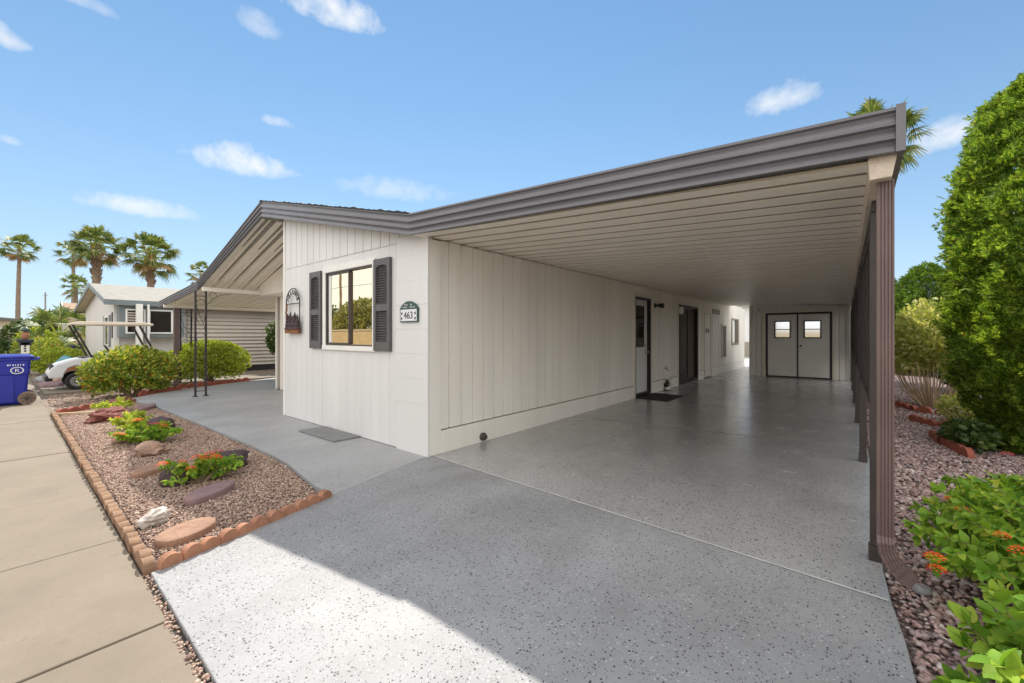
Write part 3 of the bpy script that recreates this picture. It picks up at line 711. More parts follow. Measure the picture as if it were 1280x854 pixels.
for x0, x1, wx0, wx1, kx in ((1.49, 2.305, 1.68, 2.14, None), (2.345, 3.16, 2.49, 2.95, 2.41)):
    dr = MB().box((x0, SYF + .0, .05), (x1, SYF + .04, 2.075)).build('door', 'whitetrim', store, bevel=.003)
    f = rframe(MB(), wx0, wx1, 1.30, 1.87, .035, SYF - .022, SYF - .0005); f.box((wx0 + .035, SYF - .02, 1.575), (wx1 - .035, SYF - .001, 1.60)); f.build('window_frame', 'black', dr)
    MB().box((wx0 + .035, SYF - .010, 1.335), (wx1 - .035, SYF - .004, 1.835)).build('pane', 'paleglass', dr)
    if kx: MB().lathe([(.02, -.05), (.03, -.045), (.03, -.03), (.014, -.02), (.014, -.0)], (kx, SYF, 1.05), 'y', 14).build('door_knob', 'black', dr, smooth=True)
MB().box((2.308, SYF - .014, .05), (2.342, SYF + .03, 2.078)).build('astragal', 'black', store)

# ------------------------------------------------------------------ small things on and by the walls
def flood(loc, label):
    t = thing('wall_light', label, 'wall light', loc)
    MB().lathe([(.06, .0), (.06, .02), (.03, .03), (.02, .06)], (0, 0, 0), 'x', 14).build('base_plate', 'black', t, world=False)
    rot = Euler((0, R(0), R(20)))
    MB().lathe([(.02, .05), (.032, .07), (.04, .1), (.06, .17), (.065, .21), (.055, .212)], (0, 0, 0), 'x', 16, rot=(0, 0, R(48))).build('lamp_housing', 'black', t, world=False, smooth=True)
    MB().lathe([(.054, .205), (.05, .235), (.025, .25), (.001, .255)], (0, 0, 0), 'x', 16, rot=(0, 0, R(48))).build('bulb', 'lampwhite', t, world=False, smooth=True)
flood((.01, 6.98, 2.12), 'black bullet floodlight on the side wall just past the white entry door')
def jar(loc, label, rz):
    t = thing('wall_light', label, 'wall light', loc, rz)
    MB().lathe([(.055, 0), (.055, .02), (.02, .03), (.02, .10)], (0, 0, .05), 'x', 14).build('bracket', 'whitetrim', t, world=False)
    MB().lathe([(.03, .07), (.06, .05), (.065, .02)], (.10, 0, 0), 'z', 16).build('lamp_cap', 'whitetrim', t, world=False, smooth=True)
    MB().lathe([(.055, .02), (.062, -.03), (.055, -.10), (.03, -.13), (.002, -.135)], (.10, 0, 0), 'z', 16).build('lamp_shade', 'lampwhite', t, world=False, smooth=True)
jar((.022, 8.60, 2.1), 'white jar wall light beside the dark sliding door', 0)
jar((1.18, SYF - .004, 2.27), 'white jar wall light on the storage room front', R(-90))
t = thing('door_mat', 'black door mat on the carport floor by the white entry door', 'door mat', (.42, 6.25, 0))
m_ = MB(); m_.box((.06, 5.78, .001), (.72, 6.74, .014)); m_.build('mat_field', 'mat_black', t, bevel=.004)
m_ = MB(); rframe_pts = ((.04, 5.76, .74, 5.80), (.04, 6.72, .74, 6.76), (.04, 5.8, .075, 6.72), (.705, 5.8, .74, 6.72))
for a, b, c, d in rframe_pts: m_.box((a, b, .001), (c, d, .018))
m_.build('mat_border', 'rubber', t, bevel=.003)
tag(MB().prism([(-2.44, -.40), (-1.46, -.385), (-1.44, -.012), (-2.43, -.012)], 'z', -.002, .018).build('walk_pad', 'mat_grey', bevel=.004), 'thin grey rectangular mat on the walk below the golden window', 'mat')
# jug-like ornament by the tap
t = thing('garden_figure', 'small white and black penguin-like figure under the water tap', 'ornament', (.10, 7.60, 0))
MB().lathe([(.06, 0), (.075, .02), (.08, .09), (.07, .15), (.045, .18)], (.10, 7.60, 0), 'z', 16).build('lower_body', 'lampwhite', t, smooth=True)
MB().lathe([(.082, .08), (.078, .14), (.05, .19), (.035, .24), (.034, .28)], (.095, 7.60, 0), 'z', 16).build('dark_coat', 'black', t, smooth=True)
MB().lathe([(.036, .275), (.045, .31), (.04, .36), (.02, .385)], (.10, 7.60, 0), 'z', 14).build('head', 'lampwhite', t, smooth=True)
MB().lathe([(.07, 0), (.085, .005), (.085, .018)], (.10, 7.60, 0), 'z', 16).build('foot', 'black', t)

# address plaque
PXc, PZ0, PZ1, PZ2 = -.315, 1.555, 1.715, 1.805
pl = thing('address_plaque', 'green arched house number plaque reading 463 at the corner of the front wall', 'house number', (PXc, -.04, PZ0))
arch = [(-.19, PZ1), (-.175, PZ1 + .008), (-.13, PZ1 + .05), (-.075, PZ2 - .012), (-.03, PZ2), (.03, PZ2), (.075, PZ2 - .012), (.13, PZ1 + .05), (.175, PZ1 + .008), (.19, PZ1)]
mb = MB(); mb.prism([(PXc + x, z) for x, z in [(-.172, PZ0), (.172, PZ0), (.172, PZ1)] + arch[::-1] + [(-.172, PZ1)]], 'y', -.052, -.031); mb.build('board', 'green', pl, bevel=.003)
MB().box((PXc - .155, -.0545, PZ0 + .014), (PXc + .155, -.0525, PZ1 - .008)).build('number_panel', 'decal', pl)
mb = text_mb('463', .118, lambda x, y, z: (PXc + x * 1.02, -.056 - z, PZ0 + .042 + y))
for sx in (-.128, .128):
    for zz in (PZ0 + .045, PZ0 + .105):
        mb.prism([(PXc + sx + .013 * math.cos(q), zz + .018 * math.sin(q)) for q in [2 * math.pi * i / 8 for i in range(8)]], 'y', -.0575, -.0546)
mb.build('number', 'black', pl)
for row, xs in ((PZ1 + .046, (-.075, -.05, -.03)), (PZ1 + .046, (.035, .055)), (PZ1 + .016, (-.11, -.085, -.06, -.035)), (PZ1 + .016, (.03, .055, .085, .11))):
    mb = MB()
    for x in xs:
        mb.box((PXc + x - .003, -.0535, row - .008), (PXc + x + .003, -.0521, row + .010)); mb.box((PXc + x - .008, -.0537, row + .002), (PXc + x + .008, -.0522, row + .006))
    mb.build('lettering', 'decal', pl)

# metal wall hanging with an arch, a word and a planter of little trees
ax0, ax1, az0, az1 = -3.73, -3.22, 1.43, 2.18
art = thing('wall_hanging', 'arched metal welcome hanging with dark trees on a rusty base, left of the window', 'wall decoration', ((ax0 + ax1) / 2, -.05, az0))
mb = MB(); xm = (ax0 + ax1) / 2; rr = (ax1 - ax0) / 2; yy = -.05
pts = [(ax0, yy, az0), (ax0, yy, az1 - rr)] + [(xm - rr * math.cos(q), yy, az1 - rr + rr * math.sin(q)) for q in [math.pi * i / 16 for i in range(1, 16)]] + [(ax1, yy, az1 - rr), (ax1, yy, az0)]
mb.tube(pts, .009, 7); mb.tube([(ax0, yy, az1 - rr), (ax1, yy, az1 - rr)], .009, 7)
mb.tube([(xm, yy, az0 + .02), (xm, -.001, az0 + .02)], .008, 6); mb.tube([(xm, yy, az1), (xm, -.001, az1)], .008, 6)
mb.build('wire_frame', 'iron', art)
mb = MB(); word = 'WELCOME'
for i, ch in enumerate(word):
    q = math.pi * (.88 - .76 * i / 6); cx = xm + (rr - .065) * math.cos(q); cz = az1 - rr + (rr - .065) * math.sin(q); ro = q - math.pi / 2
    g = text_mb(ch, .10, lambda x, y, z: (cx + math.cos(ro) * x - math.sin(ro) * (y - .03), yy - z, cz + math.sin(ro) * x + math.cos(ro) * (y - .03)), .005)
    mb.add(g.v, g.f)
mb.build('word', 'iron', art)
mb = MB(); mb.box((ax0 + .01, -.085, az0), (ax1 - .01, -.02, az0 + .10)); mb.build('planter', 'rust', art, bevel=.008)
for x, h, w in ((ax0 + .10, .27, .06), (ax0 + .20, .30, .065), (ax0 + .30, .24, .06), (ax0 + .37, .29, .065), (ax0 + .46, .25, .06)):
    mb = MB(); lay = 4
    for i in range(lay):
        z0 = az0 + .07 + h * i / lay * .9; mb.lathe([(w * (1 - i / lay * .8), z0), (w * .35 * (1 - i / lay), z0 + h / lay * 1.15)], (x, -.065, 0), 'z', 9)
    mb.build('little_tree', 'darkrock', art)
mb = MB()
for i in range(9):
    z = az1 - rr - .04 - .03 * i; x = ax0 + .015 + .05 * random.random()
    mb.lathe([(.004, 0), (.022, .012), (.004, .03)], (x, yy - .012, z), 'z', 6)
mb.build('leaf_vine', 'rust', art)

# ------------------------------------------------------------------ bed edging, stones, rocks
def edging_proto(name, label, mat, group, w=.127, h=.085, th=.055):
    """scalloped brick: standing slab with a half-round head, faces along local x"""
    out = [(-w / 2, -.06), (w / 2, -.06), (w / 2, h * .30)] + [(w / 2 * .98 * math.cos(q), h * .30 + h * .70 * math.sin(q)) for q in [math.pi * i / 10 for i in range(11)]] + [(-w / 2, h * .30)]
    mb = MB(); mb.prism(out, 'y', -th / 2, th / 2); o = mb.build(name, mat, bevel=.006); tag(o, label, 'edging brick', group); return o
def row(proto, a, b, n, jit=.008, ang=0., z=-.012, lean=.1):
    first = True; a = Vector((*a, 0)); b = Vector((*b, 0)); d = (b - a).normalized(); rz = math.atan2(d.y, d.x)
    for i in range(n):
        o = proto if first and not proto.get('used') else proto.copy()
        if o is not proto: COL.objects.link(o)
        proto['used'] = 1; first = False
        p = a + (b - a) * ((i + .5) / n); o.location = (p.x + random.uniform(-jit, jit) * .4, p.y + random.uniform(-jit, jit), z + random.uniform(-.008, .006))
        o.rotation_euler = (random.uniform(-lean, lean), random.uniform(-.05, .05), rz + ang + random.uniform(-.05, .05))
e1 = edging_proto('edging_brick', 'terracotta scalloped brick in the short row between the gravel bed and the driveway', 'terracotta', 'scalloped bricks along the driveway end of the bed', .117, .08, .055)
row(e1, (.592, -2.53), (.272, -1.32), 11)
e2 = edging_proto('edging_brick', 'weathered tan scalloped brick in the long row between the gravel bed and the sidewalk', 'fadedterra', 'scalloped bricks along the sidewalk side of the bed', .128, .062, .055)
row(e2, (.56, -2.568), (-7.25, -2.568), 60, .006)
e3 = edging_proto('edging_brick', 'red brown scalloped brick at the far end of the gravel bed', 'redbrick', 'scalloped bricks at the far end of the bed', .2, .085, .06)
row(e3, (-7.27, -2.52), (-7.75, -1.95), 4)
e4 = edging_proto('edging_brick', 'red scalloped brick curving round the pale shrub in the side yard', 'redbrick', 'scalloped bricks in the side yard', .2, .09, .06)
row(e4, (4.28, 8.75), (4.68, 7.75), 5); row(e4, (4.68, 7.75), (5.1, 7.5), 2); row(e4, (4.52, 6.55), (4.75, 6.1), 3); row(e4, (4.75, 6.1), (5.3, 6.3), 2); row(e4, (4.62, 5.2), (4.66, 4.75), 2); row(e4, (4.66, 4.75), (4.84, 3.98), 4)
def rock(label, loc, size, mat, rz=0., name='garden_rock', cat='rock', amp=.28, freq=2.2, ridged=False):
    import bmesh
    from mathutils import noise as N
    bm = bmesh.new(); bmesh.ops.create_icosphere(bm, subdivisions=4, radius=1.)
    off = Vector((random.uniform(0, 90), random.uniform(0, 90), random.uniform(0, 90)))
    for v in bm.verts:
        p = v.co.copy(); d = N.noise(p * freq * .6 + off) * amp + N.noise(p * freq * 1.7 + off) * amp * .45 + N.noise(p * freq * 5 + off) * amp * .14
        c = N.voronoi(p * freq * .7 + off)[0][0]
        q = p * (1 + d - (c * amp * .5 if ridged else 0))
        if not ridged: q = Vector([math.copysign(abs(x) ** .8, x) for x in q])
        v.co = Vector((q.x * size[0], q.y * size[1], q.z * size[2]))
    me = bpy.data.meshes.new(name); bm.to_mesh(me); bm.free(); me.materials.append(M[mat])
    me.polygons.foreach_set('use_smooth', [not ridged] * len(me.polygons))
    o = bpy.data.objects.new(name, me); COL.objects.link(o); o.location = loc; o.rotation_euler = (0, 0, rz); return tag(o, label, cat)
def step(label, loc, rx, ry, mat, rz=0., tilt=0.):
    mb = MB(); n = 36
    def ring(s, z): return [(rx * s * math.cos(q) * (1 + .03 * math.sin(3 * q + rx * 9)), ry * s * math.sin(q) * (1 + .03 * math.cos(2 * q)), z) for q in [2 * math.pi * i / n for i in range(n)]]
    rings = [ring(.97, -.05), ring(1., -.03), ring(1., .012), ring(.985, .024), ring(.95, .029), ring(.6, .027 + .002), ring(.25, .03)]
    V = sum(rings, []); F = [(i * n + j, i * n + (j + 1) % n, (i + 1) * n + (j + 1) % n, (i + 1) * n + j) for i in range(len(rings) - 1) for j in range(n)]
    F += [tuple(range(n - 1, -1, -1)), tuple((len(rings) - 1) * n + j for j in range(n))]
    mb.add(V, F); o = mb.build('stepping_stone', mat, smooth=True); o.location = loc; o.rotation_euler = (0, tilt, rz); return tag(o, label, 'stepping stone')
step('sunlit oval terracotta stepping stone nearest the driveway, beside the pale rock', (.11, -2.29, -.012), .20, .135, 'stepstone', R(118), 0)
step('purplish oval stepping stone in the shade in front of the nearest flowering plant', (-.64, -1.95, -.003), .235, .115, 'purplestone', R(122))
step('oval stepping stone half in sun and half in shade below the pinkish rock', (-1.90, -2.12, -.008), .24, .12, 'stepstone', R(129))
step('dark purplish flat stone at the far patio corner of the gravel bed', (-6.8, -1.38, .005), .34, .12, 'purplestone', R(155))
rock('pale whitish rock beside the sunlit oval stepping stone', (-.31, -2.39, .012), (.08, .115, .07), 'paleroc', R(20), amp=.42, freq=1.8, ridged=True)
rock('pinkish tan angular rock in front of the middle flowering plant', (-2.72, -2.0, .03), (.14, .17, .10), 'pinkrock', R(10), amp=.42, freq=1.5, ridged=True)
rock('small brownish rock among the stems of the middle flowering plant', (-3.75, -2.12, .025), (.11, .11, .07), 'pinkrock', R(50), amp=.3)
rock('dark purple rock standing behind the nearest flowering plant', (-1.42, -1.60, .045), (.14, .21, .10), 'darkrock', R(15), amp=.3)
rock('dark purple slab of rock leaning at the left of the nearest flowering plant', (-1.22, -2.06, .04), (.13, .10, .10), 'darkrock', R(60), amp=.28)
rock('dark rock in the shade behind the middle flowering plant', (-4.3, -1.62, .05), (.2, .15, .1), 'darkrock', R(20), amp=.3)
rock('large craggy red lava rock in the far part of the bed', (-5.95, -2.0, .02), (.36, .25, .15), 'redrock', R(140), amp=.34, freq=3.2, ridged=True)
rock('purplish red rock at the far end of the bed by the patio', (-8.1, -1.55, .0), (.16, .24, .1), 'redrock', R(20), amp=.3, ridged=True)
rock('rounded grey cobble beside the foot of the brown downspout', (4.085, .10, -.005), (.03, .04, .025), 'greyrock', R(40), amp=.15)
for i, (p, s) in enumerate((((-12.5, 4.0, .02), .22), ((-12.3, 4.35, .03), .2))):
    rock(('brown boulder at the back of the patio near the entry', 'reddish boulder touching the entry corner at the back of the patio')[i], p, (s, s * 1.3, s * .8), ('pinkrock', 'redrock')[i])
tag(MB().box((-7.35, -2.28, -.03), (-6.7, -2.22, .01), rot=(0, 0, R(60))).build('wood_strip', 'paletwig', bevel=.004), 'thin bare wooden strip lying inside the far end of the gravel bed', 'board')

# ------------------------------------------------------------------ plants
def leaf_template(kind):
    if kind == 'oval':      # folded, slightly drooping blade; unit length
        ys = [0, .07, .16, .24, .30, .38, .45, .53, .60, .68, .75, .83, .9, 1.]; ws = [0, .12, .30, .29, .37, .33, .38, .32, .34, .26, .26, .17, .14, 0]; V = []; F = []
        for y, w in zip(ys, ws):
            z = -.30 * y * y
            V += [(-w, y, z + w * .35), (0, y, z), (w, y, z + w * .35)]
        for i in range(len(ys) - 1):
            a = 3 * i
            F += [(a, a + 1, a + 4, a + 3), (a + 1, a + 2, a + 5, a + 4)]
        return np.array(V), np.array(F)
    w = {'small': .30, 'narrow': .13, 'spray': .17}[kind]
    V = np.array([(0, 0, 0), (-w, .45, w * .4), (0, .5, 0), (w, .45, w * .4), (0, 1, -.12)])
    return V, np.array([(0, 1, 4, 2), (0, 2, 4, 3)])[:, [0, 3, 2, 1]]
def leaves(name, P, D, Nn, L, kind, mat, parent):
    """one mesh of leaves: base points P, pointing along D, facing Nn, length L"""
    V, F = leaf_template(kind); k = len(P)
    D = D / (np.linalg.norm(D, axis=1)[:, None] + 1e-9)
    X = np.cross(D, Nn); X /= np.linalg.norm(X, axis=1)[:, None] + 1e-9
    Z = np.cross(X, D)
    W = (V[None, :, 0, None] * X[:, None] + V[None, :, 1, None] * D[:, None] + V[None, :, 2, None] * Z[:, None]) * L[:, None, None] + P[:, None]
    FF = (F[None] + len(V) * np.arange(k)[:, None, None]).reshape(-1, F.shape[1])
    if parent is not None: W = W - np.array(parent.location)[None, None]
    return np_mesh(name, W, FF, mat, parent, smooth=False)
def flower_head(c, r, mat, parent, n=26):
    P = []; D = []; Nn = []
    for i in range(n):
        a = 2.39996 * i; q = math.sqrt(i / n); d = Vector((math.cos(a) * q, math.sin(a) * q, .85 - .9 * q * q))
        P.append(Vector(c) + d * r * .65); D.append((math.cos(a), math.sin(a), .15)); Nn.append((math.cos(a) * q * .5, math.sin(a) * q * .5, 1))
    return leaves('flower', np.array(P), np.array(D, float), np.array(Nn, float), np.full(n, r * .55), 'small', mat, parent)
def lantana(label, loc, rx, ry, h, nst, leafL, nfl, seed, lean=(0, 0), kind='oval', fr=.028, mat='lantana', shade=None, spots=None):
    rg = np.random.default_rng(seed); t = thing('flowering_shrub', label, 'flowering shrub', loc)
    c = np.array(loc); mb = MB(); P = []; D = []; tips = []
    for i in range(nst):
        a = rg.uniform(0, 2 * math.pi); q = math.sqrt(rg.uniform(.03, 1)); hz = h * rg.uniform(.55, 1.0) * (1 - .45 * q * q)
        tip = c + np.array([rx * q * math.cos(a) + lean[0] * q, ry * q * math.sin(a) + lean[1] * q, hz])
        b = c + np.array([rx * .12 * q * math.cos(a), ry * .12 * q * math.sin(a), 0])
        m = (b + tip) / 2 + np.array([0, 0, h * .16]) + rg.normal(0, .03, 3) * rx
        pts = [(1 - s) ** 2 * b + 2 * s * (1 - s) * m + s * s * tip for s in np.linspace(0, 1, 7)]
        mb.tube([tuple(p) for p in pts], list(np.linspace(.006, .0018, 7)), 5)
        ln = np.linalg.norm(tip - b); k = max(4, int(ln * .8 / (leafL * .42)))
        for j in range(k):
            s = .25 + .75 * (j + .5) / k; p = (1 - s) ** 2 * b + 2 * s * (1 - s) * m + s * s * tip; tg = tip - m
            tg /= np.linalg.norm(tg) + 1e-9; sd = np.cross(tg, [0, 0, 1]); sd /= np.linalg.norm(sd) + 1e-9
            if j % 2: sd = np.cross(tg, sd)
            for sg in (-1, 1): P.append(p); D.append(tg * .45 + sg * sd * .9 + rg.normal(0, .25, 3))
        for w in range(4): P.append(tip); D.append(tg * .8 + rg.normal(0, .55, 3))
        tips.append(tip)
    P = np.array(P); D = np.array(D); Nn = np.array([0, 0, 1.]) + rg.normal(0, .38, P.shape); L = leafL * rg.uniform(.6, 1.2, len(P))
    mb.build('stem', 'twig', t); leaves('foliage', P, D, Nn, L, kind, mat, t)
    tips = sorted(tips, key=lambda p: -p[2] + rg.normal(0, .1))
    for i in range(nfl):
        p = np.array(spots[i]) if spots and i < len(spots) else tips[i] + np.array([0, 0, .022])
        flower_head(p, fr * rg.uniform(.8, 1.2), 'orange' if rg.random() < .93 else 'pinkpetal', t)
    return t
lantana('lantana with red and orange flowers in the shade, nearest the driveway end of the bed', (-1.12, -1.92, -.03), .24, .40, .27, 34, .05, 11, 3, fr=.044)
lantana('lantana with yellow green leaves and orange flowers in the middle of the bed', (-3.45, -1.88, -.03), .42, .38, .30, 40, .054, 12, 5, fr=.044)
lantana('small lime leaved plant sprouting beside the red lava rock', (-4.75, -1.88, -.03), .50, .24, .28, 26, .06, 1, 8, mat='limeleaf')
lantana('tiny lime plant at the far side of the red lava rock', (-6.9, -1.85, -.03), .28, .3, .26, 16, .06, 0, 9, mat='limeleaf')
lantana('large lantana with red and orange flowers spilling over gravel by the downspout', (4.95, .45, -.04), .85, 1.45, .64, 330, .054, 7, 12, lean=(-.05, -.1), fr=.036,
        spots=[(4.70, 1.76, .482), (4.257, .62, .375), (4.30, .525, .353), (4.10, -.289, .332), (4.35, -.08, .436), (4.36, -.33, .46), (4.11, -.27, .27)])
lantana('bright lime lantana in full sun at the near end of the side yard gravel', (4.42, -1.48, -.04), .42, .52, .95, 190, .052, 2, 13, mat='lantana', fr=.026)
def bush(label, cat, loc, rx, ry, h, n, leafL, mat, seed, kind='small', lump=.16, inner=.45, flowers=0, name='garden_bush', up=.5, stems=9, lowcut=.0, fmat='orange', group=None, stemmat='twig', z0=.0):
    rg = np.random.default_rng(seed); t = thing(name, label, cat, loc, group=group)
    u = rg.normal(size=(n, 3)); u /= np.linalg.norm(u, axis=1)[:, None]
    keep = u[:, 2] > -.75; u = u[keep]; n = len(u)
    ph = rg.uniform(0, 6.3, (6, 3)); fq = rg.uniform(2, 5.5, (6, 3))
    b = sum(np.sin(u @ fq[i] + ph[i, 0]) * np.cos(u[:, ::-1] @ fq[i] * 1.3 + ph[i, 1]) for i in range(6)) / 2.4
    rad = (1 + lump * b) * np.where(rg.random(n) < inner, rg.uniform(.45, .95, n), rg.uniform(.93, 1.05, n))
    C = np.array(loc) + np.array([0, 0, z0 + (h - z0) * .5])
    P = C + u * rad[:, None] * np.array([rx, ry, (h - z0) * .5])
    D = u * .8 + np.array([0, 0, up]) + rg.normal(0, .5, (n, 3)); Nn = u + np.array([0, 0, .5]) + rg.normal(0, .45, (n, 3))
    mb = MB()
    for i in range(stems):
        a = rg.uniform(0, 6.3); q = rg.uniform(.2, .85)
        mb.tube([(loc[0] + .06 * math.cos(a), loc[1] + .06 * math.sin(a), loc[2]), (loc[0] + rx * q * .5 * math.cos(a), loc[1] + ry * q * .5 * math.sin(a), loc[2] + h * .32), (loc[0] + rx * q * math.cos(a), loc[1] + ry * q * math.sin(a), loc[2] + h * .72)], [.016, .011, .004], 5)
    mb.build('stem', stemmat, t)
    leaves('foliage', P, D, Nn, leafL * rg.uniform(.6, 1.25, n), kind, mat, t)
    if flowers:
        k = flowers; i = rg.choice(n, k); PP = []; DD = []; NN = []
        for j in i:
            for w in range(5): PP.append(C + u[j] * (1 + lump * b[j]) * 1.02 * np.array([rx, ry, (h - z0) * .5]) + rg.normal(0, .012, 3)); DD.append(u[j] + rg.normal(0, .8, 3)); NN.append(u[j] + rg.normal(0, .5, 3))
        leaves('blossoms', np.array(PP), np.array(DD), np.array(NN), np.full(len(PP), .03), 'small', fmat, t)
    return t
bush('wide bush dotted with small orange flowers beside the golf cart', 'bush', (-9.75, -1.16, -.10), .60, .82, 1.16, 9500, .085, 'bushleaf', 21, flowers=190, lump=.24, stems=26, inner=.5)
for (x0, y0, x1, y1) in ((-9.5, -.75, -9.75, -.3),):
    b = edging_proto('edging_brick', 'bright red scalloped brick at the foot of the wide flowering bush', 'redbrick', 'red bricks under the flowering bush', .2, .14, .06); row(b, (-9.3, -1.1), (-9.85, -.2), 5, z=-.05)
bush('rounded bright green bush behind the iron patio posts', 'bush', (-11.75, .95, -.08), .72, 1.05, 1.32, 12000, .08, 'oleander', 22, lump=.15, stems=22, inner=.5)
b = edging_proto('edging_brick', 'dull red scalloped brick along the foot of the bush behind the patio posts', 'redbrick', 'red bricks under the patio bush', .2, .12, .06); row(b, (-10.75, -.05), (-11.3, 1.9), 9, z=-.08)
bush('dark leafy small tree against the beige lap siding', 'small tree', (-14.2, 4.35, .0), .62, .75, 2.05, 5000, .12, 'darkleaf', 23, lump=.2, name='leafy_tree', z0=.5, inner=.3)
bush('low rounded lime shrub between the street and the parked golf cart', 'shrub', (-19.8, -1.8, -.1), .75, .7, .95, 4000, .1, 'oleander', 24, lump=.1)
# pale variegated shrub with bare fanning stems
vs = bush('pale variegated shrub with bare tan stems in the side yard', 'shrub', (4.98, 8.75, -.04), .72, .85, 2.02, 6500, .105, 'varieg', 25, lump=.26, name='variegated_shrub', z0=.50, inner=.55, stems=6, stemmat='paletwig')
mb = MB(); rg = np.random.default_rng(31)
for i in range(46):
    a = rg.uniform(0, 6.3); q = rg.uniform(.4, 1.0); L = rg.uniform(.6, 1.05)
    b0 = Vector((4.98 + .15 * math.cos(a), 8.65 + .15 * math.sin(a), -.04)); tip = b0 + Vector((q * .55 * math.cos(a), q * .6 * math.sin(a), L))
    mb.tube([b0, (b0 + tip) / 2 + Vector((.05 * math.cos(a), .05 * math.sin(a), -.03)), tip], [.014, .010, .005], 5)
mb.build('cane', 'paletwig', vs)
bush('low dark green plant inside the brick ring at the foot of the tall cypress', 'plant', (4.90, 4.66, -.04), .19, .44, .34, 900, .075, 'darkleaf', 26, kind='oval', lump=.2, name='garden_plant')
bush('small yellow green plant between the shrub and the tall cypress', 'plant', (5.16, 6.75, -.04), .28, .42, .42, 800, .08, 'varieg', 27, lump=.2, name='garden_plant')

# tall clipped cypress: sprays of flat scale leaves over an egg-shaped body
def cypress(label, loc, r, h, n, seed, mat, L=.16, name='cypress_tree', lump=.08, fan=9, cat='cypress', profile=None):
    rg = np.random.default_rng(seed); t = thing(name, label, cat, loc)
    zz = rg.uniform(.01, 1, n); a = rg.uniform(0, 2 * math.pi, n)
    prof = (lambda z: np.clip((1 - np.clip(z - .32, 0, 1) ** 2.1 * 2.25), 0, 1) ** .62 * (.86 + .14 * np.clip(z / .12, 0, 1))) if profile is None else profile
    rr = prof(zz); keep = rg.random(n) < (rr + .12); zz, a, rr = zz[keep], a[keep], rr[keep]; n = len(zz)
    ph = rg.uniform(0, 6.3, 8)
    b = np.sin(a * 3 + zz * 9 + ph[0]) * .5 + np.sin(a * 7 - zz * 17 + ph[1]) * .4 + np.sin(a * 13 + zz * 31 + ph[2]) * .35 + np.sin(a * 5 + zz * 44 + ph[3]) * .35
    S0 = np.stack([r * rr * np.cos(a), r * rr * np.sin(a), zz * h * .55], 1)
    b3 = sum(np.sin(S0 @ k1 + p1) * np.sin(S0 @ k2 + p2) for k1, k2, p1, p2 in zip(rg.normal(0, 9, (7, 3)), rg.normal(0, 9, (7, 3)), rg.uniform(0, 6.3, 7), rg.uniform(0, 6.3, 7))) / 1.4
    core = rg.random(n) < .16
    k = core | (rg.random(n) < np.clip(.72 + .6 * b3, .3, 1)); core = core[k]; zz, a, rr, b, b3 = zz[k], a[k], rr[k], b[k], b3[k]; n = len(zz)
    rad = r * rr * (1 + lump * b) * (1 + .085 * np.clip(b3, -1.6, 1.1)) * np.where(core, rg.uniform(.7, .86, n), np.where(rg.random(n) < .2, rg.uniform(.82, .94, n), np.where(rg.random(n) < .04, rg.uniform(1.04, 1.12, n), rg.uniform(.95, 1.03, n))))
    C = np.array(loc); P = C + np.stack([rad * np.cos(a), rad * np.sin(a), zz * h], 1)
    out = np.stack([np.cos(a), np.sin(a), np.full(n, .0)], 1)
    up = out * .85 + np.array([0, 0, .75]) + rg.normal(0, .38, (n, 3)); up /= np.linalg.norm(up, axis=1)[:, None]
    sd = np.cross(up, out + rg.normal(0, .6, (n, 3))); sd /= np.linalg.norm(sd, axis=1)[:, None]
    nn = np.cross(sd, up); PP = []; DD = []; NN = []; LL = []
    for k in range(fan):
        s = k / (fan - 1); an = (k % 2 * 2 - 1) * (1 - s * .75) * .95
        PP.append(P + up * (L * .65 * s)[..., None] if hasattr(s, 'shape') else P + up * L * .65 * s)
        DD.append(up * math.cos(an) + sd * math.sin(an) + rg.normal(0, .1, (n, 3)) + np.array([0, 0, -.12])); NN.append(nn + rg.normal(0, .25, (n, 3))); LL.append(L * (.62 - .25 * s) * rg.uniform(.7, 1.25, n))
    PP, DD, NN = (np.concatenate(q) for q in (PP, DD, NN)); LL = np.concatenate(LL)
    # keep each spray one colour: order the leaves spray by spray
    leaves('crown', PP, DD, NN, LL, 'spray', mat, t)
    mb = MB(); x, y, z = loc
    mb.tube([(x, y, z), (x + .03, y, z + h * .4), (x, y + .03, z + h * .9)], [r * .13, r * .09, .02], 10)
    for i in range(16):
        q = rg.uniform(.08, .85); aa = rg.uniform(0, 6.3); l = r * float(prof(np.array([q]))[0]) * .8
        mb.tube([(x, y, z + q * h * .9), (x + l * .5 * math.cos(aa), y + l * .5 * math.sin(aa), z + q * h * .9 + l * .2), (x + l * math.cos(aa), y + l * math.sin(aa), z + q * h * .9 + l * .5)], [.035, .022, .008], 5)
    mb.build('trunk', 'twig', t); return t
cypress('tall bright green cypress with a rounded top standing right of the carport', (5.93, 4.95, -.05), 1.07, 4.86, 46000, 41, 'thuja', .11, lump=.06, profile=lambda z: np.interp(z, [0, .06, .18, .32, .5, .64, .77, .88, .95, 1.], [.60, .72, .9, 1., .99, .96, .88, .72, .52, .12]))
cypress('dark green clipped cypress hedge tree far behind the pale shrub', (5.75, 18.3, -.05), 1.0, 4.0, 9000, 42, 'darkthuja', .2, fan=7)
cypress('dark clipped cypress behind the far end of the carport posts', (4.45, 19.2, -.05), .95, 3.9, 7000, 45, 'darkthuja', .2, fan=7)
cypress('second clipped cypress beyond the side yard, behind the tall one', (7.8, 17.5, -.05), 1.05, 4.1, 6000, 43, 'darkthuja', .2, fan=7)
bush('dark evergreen shrub behind the pale variegated shrub', 'shrub', (6.3, 11.5, -.05), .95, 1.5, 1.55, 5500, .11, 'darkleaf', 44, lump=.14)

